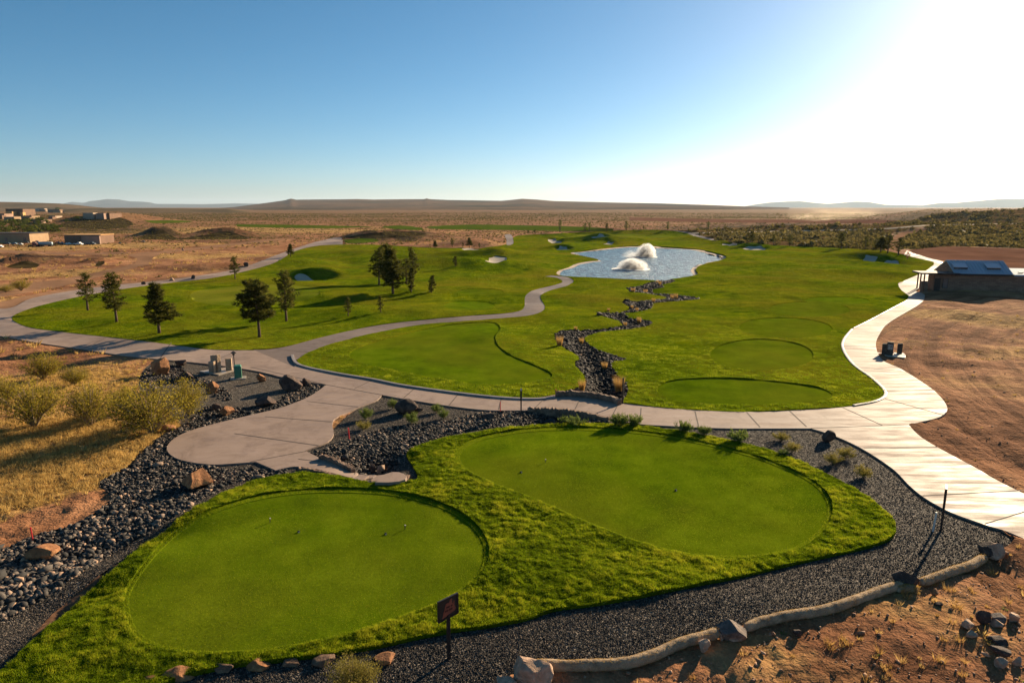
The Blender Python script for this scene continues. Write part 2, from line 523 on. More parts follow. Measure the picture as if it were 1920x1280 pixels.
M['kerb'] = concrete_mat("kerb_concrete", (0.30, 0.26, 0.24, 1), (0.22, 0.19, 0.18, 1), 0.7)
M['joint'] = simple("joint_filler", (0.10, 0.075, 0.06, 1), 0.9)
M['sand'] = simple("bunker_sand", (0.46, 0.38, 0.29, 1), 0.95, 0.1, 0.1, 0.5, 0.4, local=False)
M['darksoil'] = simple("bare_soil", (0.16, 0.085, 0.05, 1), 0.98, 0.0, 0.3, 2.0, 0.5, local=False)
M['road'] = simple("dirt_track", (0.28, 0.155, 0.09, 1), 0.98, 0.0, 0.22, 0.25, 0.6, local=False, bscale=1.5)
M['gradedsoil'] = simple("graded_soil", (0.17, 0.085, 0.055, 1), 0.98, 0.0, 0.25, 0.12, 0.6, local=False, bscale=1.0)
M['bank'] = simple("bank_soil", (0.10, 0.07, 0.035, 1), 0.95, 0.1, 0.4, 2.0, local=False)
M['scrubland'] = hill_mat("scrubby_slope", (0.075, 0.048, 0.02, 1), (0.25, 0.145, 0.062, 1), 0.10)
M['lavamound'] = hill_mat("shade_darkened_lava", (0.012, 0.011, 0.006, 1), (0.085, 0.06, 0.025, 1), 0.25)  # dark rock, with the mounds' shaded near sides put into its colour
M['beach'] = simple("shore_rock", (0.48, 0.36, 0.26, 1), 0.9, 0.2, 0.3, 1.0, local=False)
M['farroad'] = simple("pale_far_road", (0.52, 0.42, 0.30, 1), 0.98, 0.0, 0.12, 0.2, local=False)

def water_mat():
    m, n, b = new_mat("pond_water")
    v = coords(n, (1.0, 0.4, 1), rot=0.2)
    a = noise(n, v, 0.9, 6, 0.75)
    c = noise(n, coords(n, (1, 1, 1)), 0.05, 3)
    setc(n, b, ramp(n, a, [(0.3, (0.006, 0.04, 0.085, 1)), (0.5, (0.022, 0.10, 0.18, 1)), (0.64, (0.14, 0.30, 0.40, 1))]), 0.3, 0.13)
    b.inputs["IOR"].default_value = 1.33
    bump(n, b, a, 1.0, 0.8)
    return m
M['water'] = water_mat()

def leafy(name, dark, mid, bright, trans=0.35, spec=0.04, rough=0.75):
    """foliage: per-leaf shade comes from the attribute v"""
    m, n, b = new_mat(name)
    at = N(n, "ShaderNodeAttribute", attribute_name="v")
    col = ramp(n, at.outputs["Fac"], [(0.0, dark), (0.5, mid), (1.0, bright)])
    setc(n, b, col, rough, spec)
    tr = N(n, "ShaderNodeBsdfTranslucent")
    n.links.new(col, tr.inputs[0])
    ms = N(n, "ShaderNodeMixShader"); ms.inputs[0].default_value = trans
    n.links.new(b.outputs[0], ms.inputs[1]); n.links.new(tr.outputs[0], ms.inputs[2])
    n.links.new(ms.outputs[0], n.nodes["Material Output"].inputs[0])
    return m
M['blade'] = leafy("grass_blades", (0.06, 0.10, 0.003, 1), (0.170, 0.24, 0.006, 1), (0.40, 0.39, 0.02, 1), 0.5)
M['needle'] = leafy("pine_needles", (0.035, 0.042, 0.008, 1), (0.085, 0.085, 0.016, 1), (0.19, 0.16, 0.03, 1), 0.45)
M['leaf'] = leafy("tree_leaves", (0.05, 0.07, 0.012, 1), (0.12, 0.15, 0.025, 1), (0.24, 0.25, 0.04, 1), 0.45)
M['creosote'] = leafy("creosote_leaves", (0.09, 0.075, 0.012, 1), (0.26, 0.205, 0.024, 1), (0.52, 0.38, 0.06, 1), 0.5)
M['shrubgreen'] = leafy("shrub_leaves", (0.06, 0.08, 0.02, 1), (0.13, 0.17, 0.035, 1), (0.27, 0.30, 0.07, 1), 0.4)
M['shrubgold'] = leafy("golden_shrub_leaves", (0.09, 0.08, 0.02, 1), (0.24, 0.20, 0.04, 1), (0.48, 0.38, 0.09, 1), 0.4)
M['straw'] = leafy("dry_grass_blades", (0.18, 0.105, 0.035, 1), (0.48, 0.30, 0.09, 1), (0.75, 0.52, 0.18, 1), 0.5)
M['amber'] = leafy("amber_grass_blades", (0.22, 0.12, 0.035, 1), (0.46, 0.27, 0.08, 1), (0.70, 0.48, 0.18, 1), 0.5)
M['scrub'] = leafy("desert_scrub_leaves", (0.055, 0.045, 0.015, 1), (0.13, 0.105, 0.03, 1), (0.27, 0.20, 0.06, 1), 0.3)
M['redleaf'] = leafy("red_leaves", (0.12, 0.03, 0.02, 1), (0.25, 0.07, 0.04, 1), (0.35, 0.12, 0.07, 1), 0.4)
M['bark'] = simple("bark", (0.12, 0.075, 0.05, 1), 0.95, 0.1, 0.4, 8, 0.6)
M['twig'] = simple("dry_twigs", (0.30, 0.22, 0.13, 1), 0.9, 0.1, 0.4, 8)

def stone_mat(name, stops, rough=0.85):
    m, n, b = new_mat(name)
    at = N(n, "ShaderNodeAttribute", attribute_name="v")
    v = coords(n)
    f = noise(n, v, 9, 5, 0.7)
    col = ramp(n, at.outputs["Fac"], stops)
    col = mix(n, 1.0, col, ramp(n, f, [(0.3, (0.65, 0.65, 0.65)), (0.7, (1.25, 1.25, 1.25))]), 'MULTIPLY')
    setc(n, b, col, rough, 0.35)
    bump(n, b, f, 0.5, 0.03)
    return m
M['cobble'] = stone_mat("lava_cobbles", [(0.0, (0.012, 0.011, 0.010, 1)), (0.4, (0.045, 0.039, 0.034, 1)), (0.65, (0.12, 0.097, 0.078, 1)), (0.85, (0.25, 0.175, 0.125, 1)), (1.0, (0.40, 0.25, 0.16, 1))])
M['clod'] = stone_mat("soil_clods", [(0.0, (0.22, 0.105, 0.055, 1)), (0.6, (0.38, 0.20, 0.11, 1)), (1.0, (0.50, 0.31, 0.19, 1))])

def boulder_mat(name, a, c, top=None):
    m, n, b = new_mat(name)
    v = coords(n, local=True)
    f = noise(n, v, 1.8, 7, 0.68, 0.3)
    col = ramp(n, f, [(0.3, tuple(x * 0.55 for x in a[:3]) + (1,)), (0.48, a), (0.68, c)])
    fi = noise(n, v, 12, 5, 0.7)
    col = mix(n, 1.0, col, ramp(n, fi, [(0.3, (0.7, 0.7, 0.7)), (0.7, (1.2, 1.2, 1.2))]), 'MULTIPLY')
    setc(n, b, col, 0.9, 0.25)
    p = bump(n, None, f, 0.6, 0.15)
    bump(n, b, fi, 0.5, 0.03, p)
    return m
M['b_orange'] = boulder_mat("orange_sandstone", (0.30, 0.13, 0.055, 1), (0.48, 0.24, 0.10, 1))
M['b_dark'] = boulder_mat("dark_lava_rock", (0.075, 0.05, 0.04, 1), (0.20, 0.12, 0.08, 1))
M['b_tan'] = boulder_mat("tan_sandstone", (0.42, 0.27, 0.18, 1), (0.58, 0.40, 0.28, 1))
M['b_grey'] = boulder_mat("grey_lava_rock", (0.13, 0.10, 0.085, 1), (0.38, 0.27, 0.20, 1))

M['blackmetal'] = simple("black_metal", (0.015, 0.013, 0.014, 1), 0.5, 0.4, 0.2)
M['signbrown'] = simple("sign_board_brown", (0.035, 0.028, 0.022, 1), 0.6, 0.3, 0.2)
M['signred'] = simple("sign_red_brown", (0.24, 0.075, 0.045, 1), 0.6, 0.3, 0.2)
M['signtext'] = simple("sign_dark_lettering", (0.06, 0.02, 0.015, 1), 0.6, 0.3, 0.1)
M['signpale'] = simple("sign_pale_plate", (0.5, 0.48, 0.42, 1), 0.6, 0.3, 0.1)
M['redpaint'] = simple("red_paint", (0.55, 0.03, 0.03, 1), 0.5, 0.4, 0.15)
M['whitepaint'] = simple("white_stake_paint", (0.6, 0.55, 0.5, 1), 0.6, 0.3, 0.15)
M['greenbox'] = simple("green_enamel", (0.05, 0.20, 0.12, 1), 0.45, 0.4, 0.12)
M['slabstone'] = boulder_mat("monument_stone", (0.40, 0.27, 0.17, 1), (0.50, 0.36, 0.24, 1))
M['slabdark'] = boulder_mat("dark_monument_stone", (0.08, 0.07, 0.055, 1), (0.14, 0.12, 0.09, 1))

def jute_mat():
    m, n, b = new_mat("straw_wattle_netting")
    v = coords(n)
    f = noise(n, v, 3.0, 6, 0.7)
    g = noise(n, v, 40, 3, 0.7)
    col = ramp(n, f, [(0.3, (0.20, 0.14, 0.09, 1)), (0.55, (0.42, 0.30, 0.19, 1)), (0.75, (0.55, 0.40, 0.26, 1))])
    col = mix(n, 1.0, col, ramp(n, g, [(0.3, (0.7, 0.7, 0.7)), (0.7, (1.2, 1.2, 1.2))]), 'MULTIPLY')
    setc(n, b, col, 0.95, 0.1)
    p = bump(n, None, f, 0.5, 0.1)
    bump(n, b, g, 0.7, 0.02, p)
    return m
M['jute'] = jute_mat()
# ------------------------------------------------------------------ the lie of the land: outlines in photo pixels, laid on the relief
def spline(pts, closed=True, step=6.0):
    """Catmull-Rom through photo points; a point with a third item is a sharp corner"""
    n = len(pts)
    out = []
    rngi = range(n if closed else n - 1)
    for i in rngi:
        p1 = np.array(pts[i][:2], float); p2 = np.array(pts[(i + 1) % n][:2], float)
        p0 = np.array(pts[(i - 1) % n][:2], float) if (closed or i > 0) else p1
        p3 = np.array(pts[(i + 2) % n][:2], float) if (closed or i + 2 < n) else p2
        if len(pts[i]) > 2: p0 = p1
        if len(pts[(i + 1) % n]) > 2: p3 = p2
        L = np.hypot(*(p2 - p1))
        k = max(1, int(L / step))
        for j in range(k):
            t = j / k
            out.append(0.5 * ((2 * p1) + (-p0 + p2) * t + (2 * p0 - 5 * p1 + 4 * p2 - p3) * t * t + (-p0 + 3 * p1 - 3 * p2 + p3) * t ** 3))
    if not closed:
        out.append(np.array(pts[-1][:2], float))
    return np.array(out)

C = 1
R_ = []      # (class, object name, px outline, smoothing step)
def region(cls, pts, step=6.0):
    R_.append((cls, pts, step))

# dirt tracks and graded ground
region('road', [(-60, 536), (0, 534), (110, 524), (200, 506), (250, 494), (258, 486), (240, 478), (262, 474), (330, 468), (420, 458), (500, 449), (560, 447), (500, 453), (430, 461), (360, 469), (300, 477), (285, 486), (280, 495), (240, 505), (180, 520), (100, 540), (0, 556), (-60, 560)])
region('road', [(-60, 466), (0, 468), (60, 471), (150, 474), (240, 473), (240, 476), (150, 478), (60, 476), (0, 473), (-60, 470)])
region('darksoil', [(-60, 472), (0, 475), (60, 478), (150, 480), (215, 479), (215, 482), (150, 484), (60, 482), (0, 479), (-60, 476)])
region('road', [(-80, 585), (0, 566), (60, 553), (130, 541), (200, 533), (300, 524), (385, 512), (450, 500), (500, 490), (505, 494), (450, 507), (380, 519), (300, 529), (200, 541), (140, 549), (70, 565), (20, 580), (-80, 600)])
region('gradedsoil', [(1706, 470), (1760, 463), (1850, 464), (2000, 470), (2200, 480), (2200, 515), (1960, 512), (1880, 505), (1820, 497), (1770, 489), (1720, 480)])
region('scrubland', [(1190, 434), (1320, 430), (1430, 424), (1560, 421), (1640, 421), (1700, 417), (1732, 422), (1700, 432), (1670, 440), (1664, 465), (1640, 472), (1570, 467), (1445, 463), (1380, 458), (1342, 454), (1300, 440)])
region('scrubland', [(1700, 417), (1725, 409), (1760, 400), (1830, 396), (1930, 392), (2200, 386), (2400, 392), (2400, 470), (2100, 470), (1920, 466), (1850, 463), (1760, 463), (1706, 468), (1692, 455), (1710, 440), (1740, 429)])
region('lavamound', [(258, 448), (275, 441), (293, 434), (306, 432), (318, 440), (335, 447), (360, 444), (380, 441), (400, 437), (425, 434), (450, 440), (465, 448), (400, 449), (330, 449)])
region('lavamound', [(108, 424), (140, 413), (170, 408), (215, 407), (236, 411), (250, 420), (228, 427), (190, 430), (150, 428)])
region('lavamound', [(650, 446), (672, 440), (700, 437), (730, 434), (765, 434), (800, 438), (780, 443), (740, 446), (690, 447)])
region('lavamound', [(392, 392), (405, 389.5), (425, 389.8), (440, 392), (420, 393)])
region('lavamound', [(12, 501), (28, 494), (45, 489), (60, 491), (75, 497), (68, 502), (40, 503)])
region('lavamound', [(177, 499), (186, 490), (196, 489), (196, 494), (184, 500)])
region('farroad', [(1200, 439, C), (1320, 436), (1430, 433.5), (1540, 431.5), (1657, 428), (1726, 422.5), (1800, 420.5), (1914, 418.5), (2050, 417, C), (2050, 418.5, C), (1914, 420.3), (1800, 422.5), (1726, 424.8), (1657, 430), (1540, 433), (1430, 435.5), (1320, 438), (1200, 441, C)], 12)
region('road', [(1640, 478), (1668, 462), (1672, 448), (1690, 436), (1726, 428), (1740, 431), (1705, 440), (1690, 452), (1690, 466), (1672, 480)])
region('gradedsoil', [(1180, 408), (1330, 411), (1500, 412), (1640, 412), (1700, 415), (1650, 419), (1500, 418), (1330, 417), (1180, 413)], 10)
# far fairways
for pts in ([(440, 421), (520, 421), (620, 423), (700, 425), (620, 428), (520, 427), (445, 425)],
            [(270, 414), (320, 413), (362, 415), (330, 418), (285, 418)],
            [(715, 426), (750, 422.5), (790, 427), (800, 431), (760, 431)],
            [(800, 425), (880, 421), (960, 422), (1060, 424), (1150, 429), (1150, 433), (1080, 434), (980, 432), (900, 431), (830, 430)],
            [(640, 451), (670, 447), (705, 448), (712, 452), (680, 456), (648, 456)]):
    region('fargreen', pts, 8)
# planting beds
region('gravel', [(291, 676, C), (400, 684), (480, 697), (540, 711), (612, 724, C), (590, 745), (500, 780), (420, 800), (345, 822), (330, 850), (300, 880, C), (200, 960, C), (90, 1005), (0, 1032), (-160, 1080, C), (-160, 1330, C), (60, 1330), (420, 1330), (700, 1330), (905, 1330, C), (935, 1282), (1000, 1248), (1100, 1250), (1180, 1242), (1240, 1217), (1300, 1198), (1360, 1180), (1440, 1165),
                   (1520, 1150), (1600, 1128), (1660, 1108), (1720, 1092), (1780, 1075), (1835, 1055), (1880, 1030), (1905, 1014, C), (1850, 980), (1770, 940), (1680, 870), (1560, 800, C), (1200, 780, C), (900, 760, C), (716, 735, C), (650, 780, C), (600, 830, C), (500, 800, C), (345, 800, C), (310, 770), (262, 730), (268, 695)])
region('darksoil', [(60, 1190), (130, 1125), (190, 1075), (250, 1040), (300, 1015), (330, 995), (345, 1000), (300, 1030), (240, 1065), (180, 1110), (130, 1150), (80, 1195)])
region('bedsoil', [(-160, 1060, C), (0, 1030), (60, 1006), (140, 984), (196, 950), (208, 930), (185, 906), (232, 880), (262, 850), (300, 818), (345, 796), (376, 776), (400, 772), (420, 800), (345, 830), (345, 860), (420, 878), (520, 880), (545, 886), (500, 897), (440, 905), (395, 928), (350, 955), (300, 985), (250, 1015), (200, 1045), (140, 1080), (90, 1115), (30, 1150), (-160, 1240, C)])
region('bedsoil', [(262, 712), (282, 688), (330, 684), (360, 700), (410, 722), (436, 742), (425, 752), (402, 742), (380, 725), (350, 724), (310, 718), (280, 730)])
region('bedsoil', [(612, 724, C), (592, 745), (540, 768), (480, 784), (420, 797), (370, 812), (360, 790), (385, 762), (440, 764), (470, 762), (520, 752), (545, 728), (575, 720)])
region('bedsoil', [(572, 852, C), (640, 830), (700, 808), (760, 796), (840, 788), (900, 774), (980, 772), (1040, 776), (1145, 790), (1100, 794), (1000, 796), (900, 806), (840, 816), (790, 832), (760, 850), (745, 872), (720, 885), (690, 894), (660, 884), (610, 862)])
# the long grass round the two front tees
region('rough', [(-160, 1345, C), (0, 1262), (60, 1205), (130, 1150), (200, 1082), (250, 1042), (300, 1008), (350, 965), (400, 937), (440, 917), (500, 898), (560, 889), (620, 893), (670, 904), (740, 908), (782, 900), (776, 880), (762, 855), (775, 842), (800, 832), (850, 820), (920, 808), (1000, 799), (1100, 796), (1200, 801), (1300, 815), (1400, 835), (1480, 860), (1560, 896), (1620, 930), (1660, 962), (1678, 985), (1675, 1008), (1640, 1025), (1560, 1044), (1480, 1062), (1380, 1086), (1300, 1101), (1200, 1122), (1120, 1136), (1040, 1147), (980, 1166), (900, 1180), (850, 1187), (780, 1200), (700, 1218), (600, 1233), (520, 1243), (440, 1252), (380, 1264), (330, 1278), (270, 1310), (200, 1345, C)])
# paths
region('path', [(-160, 560, C), (0, 580), (60, 560), (140, 545), (230, 534), (320, 525), (420, 510), (470, 497), (520, 478), (560, 464), (600, 452), (640, 446), (640, 470, C), (560, 500, C), (300, 560, C), (300, 620, C), (600, 660, C), (900, 720, C), (1150, 740, C), (1320, 760, C), (1490, 760, C), (1490, 805, C), (1360, 805), (1265, 801), (1200, 797), (1145, 787), (1130, 783), (1080, 776), (1040, 772), (995, 771), (920, 771), (850, 764), (760, 750), (716, 742, C), (707, 752), (672, 766), (640, 780), (625, 790), (623, 800), (626, 815), (615, 830), (572, 847, C), (600, 861, C), (672, 890, C), (662, 899, C), (627, 890), (590, 881), (552, 877), (517, 884, C), (480, 868, C), (440, 871), (400, 873), (360, 869), (328, 860), (313, 845), (322, 828), (350, 812), (400, 797), (470, 780), (530, 765), (580, 745), (612, 723, C), (540, 711), (480, 697), (400, 685), (290, 674), (240, 669), (160, 657), (60, 642), (0, 631), (-160, 610, C)])
region('path', [(1485, 760, C), (1560, 760, C), (1560, 600, C), (1650, 560, C), (1700, 470, C), (1740, 484), (1767, 491), (1768, 503), (1757, 520), (1752, 535), (1716, 545), (1734, 553), (1733, 562), (1720, 574), (1667, 606), (1651, 624), (1642, 648), (1654, 676), (1689, 693), (1735, 722), (1760, 742), (1774, 761), (1775, 773), (1761, 784), (1735, 791), (1704, 798, C), (1720, 816), (1751, 837), (1832, 881), (1864, 900), (1920, 928), (2100, 1012), (2700, 1300, C), (2700, 1420, C), (2100, 1105), (1920, 1013), (1845, 986), (1789, 966), (1757, 950), (1729, 933), (1704, 912), (1673, 881), (1617, 844), (1564, 819), (1520, 805, C), (1485, 805, C)])
# the course itself
region('turf', [(22, 597), (40, 586), (80, 573), (150, 557), (230, 543), (320, 531), (385, 524), (440, 514), (502, 498), (527, 487), (552, 472), (590, 462), (640, 459), (715, 460), (815, 465), (905, 465), (950, 458), (967, 443), (1030, 439), (1105, 435), (1205, 431), (1270, 434), (1305, 440), (1342, 452), (1400, 457), (1445, 460), (1570, 465), (1640, 470), (1680, 476), (1704, 481), (1735, 488), (1751, 492), (1751, 497), (1729, 512), (1695, 527), (1684, 533), (1690, 545), (1704, 556), (1700, 564), (1673, 579), (1632, 601), (1598, 618), (1583, 638), (1581, 656), (1600, 684), (1635, 710), (1658, 732), (1661, 745), (1640, 756), (1580, 765), (1490, 771), (1400, 774), (1330, 772), (1250, 767), (1163, 757, C), (1140, 748, C), (1076, 742, C), (1040, 742, C), (1000, 748), (940, 747), (860, 738), (760, 724), (700, 712), (640, 702), (575, 690), (558, 680), (553, 672, C), (480, 658, C), (400, 657), (340, 650), (280, 642), (200, 633), (120, 624), (60, 616), (33, 607)])
region('asphalt', [(472, 656, C), (500, 656), (540, 650), (600, 634), (660, 620), (720, 609), (800, 600), (880, 593), (950, 588), (980, 581), (984, 568), (985, 556), (1000, 545), (1040, 535), (1055, 529), (1045, 522), (1020, 519, C), (1035, 517, C), (1064, 520), (1076, 527), (1065, 536), (1030, 546), (1013, 556), (1018, 568), (1021, 581), (990, 593), (900, 601), (800, 609), (700, 626), (620, 647), (578, 663), (556, 678), (552, 690, C)])
region('asphalt', [(946, 441), (958, 440), (962, 448), (962, 458), (950, 460), (950, 450)], 4)
region('asphalt', [(1262, 433), (1290, 435), (1310, 441), (1348, 451), (1348, 454), (1306, 444), (1285, 437)], 5)
region('stream', [(1050, 742, C), (1060, 735), (1082, 727), (1098, 712), (1092, 700), (1078, 686), (1078, 677), (1087, 670), (1078, 661), (1055, 652), (1043, 642), (1040, 626), (1050, 621), (1080, 619), (1120, 615), (1168, 607), (1160, 600), (1142, 597), (1120, 590), (1120, 586), (1150, 584), (1178, 580), (1180, 574), (1166, 568), (1170, 562), (1200, 562), (1250, 559), (1250, 556), (1217, 551), (1182, 548), (1176, 541), (1200, 537), (1210, 532), (1232, 526), (1262, 526), (1262, 530), (1242, 534), (1243, 540), (1222, 544), (1226, 549), (1255, 552), (1285, 556), (1312, 561), (1280, 565), (1224, 570), (1221, 579), (1192, 586), (1170, 588), (1178, 595), (1212, 601), (1224, 606), (1216, 612), (1180, 618), (1130, 622), (1098, 627), (1100, 640), (1120, 656), (1152, 667), (1174, 675), (1146, 682), (1152, 693), (1160, 706), (1174, 718), (1178, 735), (1166, 756, C)])
# mown tees
T_ = {
 'tee1': [(243, 1140), (250, 1103), (285, 1052), (335, 1003), (400, 965), (480, 940), (560, 928), (640, 925), (720, 929), (790, 942), (850, 965), (893, 1000), (908, 1035), (900, 1070), (870, 1100), (820, 1130), (740, 1160), (640, 1190), (540, 1212), (450, 1222), (370, 1222), (300, 1210), (260, 1185)],
 'tee2': [(862, 862), (870, 845), (900, 828), (960, 815), (1040, 808), (1140, 810), (1240, 820), (1340, 840), (1420, 862), (1490, 890), (1530, 915), (1550, 945), (1548, 975), (1525, 1005), (1480, 1030), (1400, 1043), (1320, 1042), (1250, 1030), (1180, 1010), (1100, 978), (1000, 935), (920, 903), (878, 882)],
 'tee3': [(655, 665), (680, 650), (740, 632), (800, 618), (850, 609), (900, 605), (930, 607), (938, 618), (929, 632), (935, 650), (960, 668), (1000, 685), (1030, 699), (1035, 708), (1010, 716), (960, 722), (900, 722), (830, 712), (760, 700), (700, 688), (666, 677)],
}
def ell(cx, cy, rx, ry, n=20, tilt=0.0):
    return [(cx + rx * math.cos(a), cy + ry * math.sin(a) + tilt * math.cos(a)) for a in np.linspace(0, 2 * math.pi, n, endpoint=False)]
T_['tee4'] = ell(1428, 667, 97, 30)
T_['tee5'] = ell(1473, 616, 88, 19, tilt=2)
T_['tee6'] = ell(1518, 581, 76, 14, tilt=1)
T_['tee7'] = ell(1570, 565, 62, 8, tilt=1)
T_['tee8'] = [(1232, 735), (1250, 718), (1300, 711), (1380, 711), (1460, 717), (1530, 727), (1560, 740), (1550, 752), (1500, 758), (1400, 761), (1320, 758), (1260, 750)]
T_['tee9'] = ell(880, 574, 48, 9)
T_['tee10'] = ell(900, 548, 44, 6)
for k in ('tee1', 'tee2'):
    cx_, cy_ = np.mean(T_[k], 0)
    region('colour_lit_rim', [((x_ - cx_) * 1.028 + cx_, (y_ - cy_) * 1.05 + cy_) for x_, y_ in T_[k]], 5)  # band round the tee whose lighter colour stands for the sunlit grass edge
for k, v in T_.items():
    region(k, v, 5)
region('green1', [(355, 555), (375, 545), (430, 538), (500, 534), (570, 536), (600, 548), (580, 562), (520, 572), (450, 575), (390, 571), (362, 564)])
region('green2', ell(1160, 443, 100, 4.5, 24))
region('shore', [(1070, 475), (1104, 469), (1150, 463.5), (1200, 461), (1255, 463.5), (1306, 467.5), (1340, 474), (1362, 481), (1352, 488), (1325, 494), (1308, 501), (1304, 507), (1308, 515), (1272, 522), (1230, 525.5), (1175, 524), (1117, 521), (1055, 518), (1043, 511), (1056, 503), (1088, 494), (1122, 488), (1096, 481)], 4)
region('pond', [(1076, 475), (1105, 470), (1150, 465), (1200, 462.5), (1255, 465), (1305, 469), (1337, 476), (1357, 481), (1347, 487), (1317, 492), (1298, 501), (1295, 507), (1301, 514), (1270, 521), (1230, 524), (1175, 522), (1117, 519), (1057, 515), (1050, 511), (1063, 504), (1093, 496), (1128, 490), (1124, 486), (1100, 480)], 4)
for i, pts in enumerate(([(552, 520), (560, 515), (575, 516), (590, 521), (618, 520), (625, 524), (600, 526), (570, 526)],
            ell(930, 486, 24, 4, 12), ell(884, 467, 18, 2.2, 12), ell(1042, 452, 15, 4, 12), ell(1056, 465, 15, 3, 12), ell(1124, 445, 14, 2, 12),
            ell(1141, 455, 11, 3, 12), ell(1368, 458, 14, 3.5, 12), ell(1416, 465, 21, 3.5, 12), ell(1632, 487, 15, 3.5, 12), ell(1672, 490, 15, 4, 12))):
    if i:
        cx_, cy_ = np.mean(pts, 0); rs = np.random.default_rng(300 + i)
        pts = [((x_ - cx_) * f_ + cx_, (y_ - cy_) * f_ + cy_) for (x_, y_), f_ in zip(pts, rs.uniform(0.6, 1.25, len(pts)))]
    region('sand%d' % (i + 1), pts, 3)

cls_names = ['ground'] + sorted({r[0] for r in R_})
cid = {c: i for i, c in enumerate(cls_names)}
pts2 = []; edges = []; polys = []
for cls, px, step in R_:
    s = spline(px, True, step)
    w = P(s[:, 0], s[:, 1])[:, :2]
    # refine in world space
    out = []
    for i in range(len(w)):
        a, b = w[i], w[(i + 1) % len(w)]
        L = np.hypot(*(b - a)); k = max(1, int(L / max(0.35, 0.02 * np.hypot(*a))))
        for j in range(k):
            out.append(a + (b - a) * j / k)
    w = np.array(out)
    polys.append((cid[cls], w))
    o = len(pts2)
    pts2 += [tuple(p) for p in w]
    edges += [(o + i, o + (i + 1) % len(w)) for i in range(len(w))]

def in_poly(x, y, poly):
    ins = np.zeros(x.shape, bool)
    x0, y0 = poly.min(0); x1, y1 = poly.max(0)
    m = (x >= x0) & (x <= x1) & (y >= y0) & (y <= y1)
    if not m.any(): return ins
    xs, ys = x[m], y[m]; r = np.zeros(xs.shape, bool)
    ax, ay = poly[:, 0], poly[:, 1]; bx, by = np.roll(ax, -1), np.roll(ay, -1)
    for i in range(len(poly)):
        if ay[i] == by[i]: continue
        c = ((ay[i] > ys) != (by[i] > ys)) & (xs < (bx[i] - ax[i]) * (ys - ay[i]) / (by[i] - ay[i]) + ax[i])
        r ^= c
    ins[m] = r
    return ins

def classify(x, y):
    k = np.zeros(x.shape, int)
    for c, w in polys:
        k[in_poly(x, y, w)] = c
    return k

g = []
def rings(r0, r1, f, a0, a1, da):
    r = r0; i = 0
    while r < r1:
        th = np.radians(np.arange(a0, a1, da) + (i % 2) * da / 2)
        g.append(np.stack([r * np.sin(th), r * np.cos(th)], -1)); r *= f; i += 1
rings(9.0, 60, 1.011, -62, 62, 0.36)
rings(60.2, 460, 1.013, -58, 58, 0.33)
rings(462, 12000, 1.04, -62, 62, 0.8)
rings(12, 12000, 1.35, 64, 296, 8)
rings(1.5, 8.8, 1.3, 0, 360, 15)
G = np.concatenate(g)
G = G + RNG.uniform(-0.0016, 0.0016, G.shape) * np.hypot(G[:, 0], G[:, 1])[:, None]
# finer points round the bunkers
for c, w in polys:
    if cls_names[c].startswith('sand'):
        lo, hi = w.min(0) - 3, w.max(0) + 3
        nx, ny = int((hi[0] - lo[0]) / 0.6), int((hi[1] - lo[1]) / 0.6)
        xx, yy = np.meshgrid(np.linspace(lo[0], hi[0], nx), np.linspace(lo[1], hi[1], ny))
        G = np.concatenate([G, np.stack([xx.ravel(), yy.ravel()], -1) + RNG.uniform(-.1, .1, (xx.size, 2))])
allp = [Vector(p) for p in pts2] + [Vector((float(a), float(b))) for a, b in G]
cv, ce, cf, _, _, _ = delaunay_2d_cdt(allp, edges, [], 0, 1e-4)
VX = np.array([v[:] for v in cv]); TF = np.array([f[:] for f in cf if len(f) == 3])
cen = VX[TF].mean(1)
TC = classify(cen[:, 0], cen[:, 1])

# heights
POND_Z = float(np.median(hbase(*[w for c, w in polys if c == cid['pond']][0].T))) - 0.30
bunker_polys = [w for c, w in polys if cls_names[c].startswith('sand')]
pondw = [w for c, w in polys if c == cid['pond']][0]
def full_h(x, y):
    z = h_at(x, y)
    for w in bunker_polys:
        cx, cy = w.mean(0); rx = np.ptp(w[:, 0]) / 2; ry = np.ptp(w[:, 1]) / 2
        d = np.hypot((x - cx) / rx, (y - cy) / ry)
        m = d < 2.5
        z = z.copy() if m.any() else z
        z[m] -= 0.55 * np.exp(-d[m] ** 4 * 0.8)
        d2 = np.hypot((x - cx) / (rx * 1.3), (y - cy - ry * 1.35) / (ry * 0.55 + 0.5))
        z = z + 0.6 * np.exp(-d2 ** 2)
    return z
HZ = full_h(VX[:, 0], VX[:, 1])
HB = hbase(VX[:, 0], VX[:, 1])
RR = np.hypot(VX[:, 0], VX[:, 1])

def gaussmask(x, y, lst):
    s = np.zeros_like(x)
    for (a, b, rx, ry, h) in lst:
        X, Y = flat(a, b); an = math.atan2(X, Y)
        dx, dy = x - X, y - Y
        u = dx * math.cos(an) - dy * math.sin(an); v = dx * math.sin(an) + dy * math.cos(an)
        s = np.maximum(s, h * np.exp(-(u / rx) ** 2 - (v / ry) ** 2))
    return s

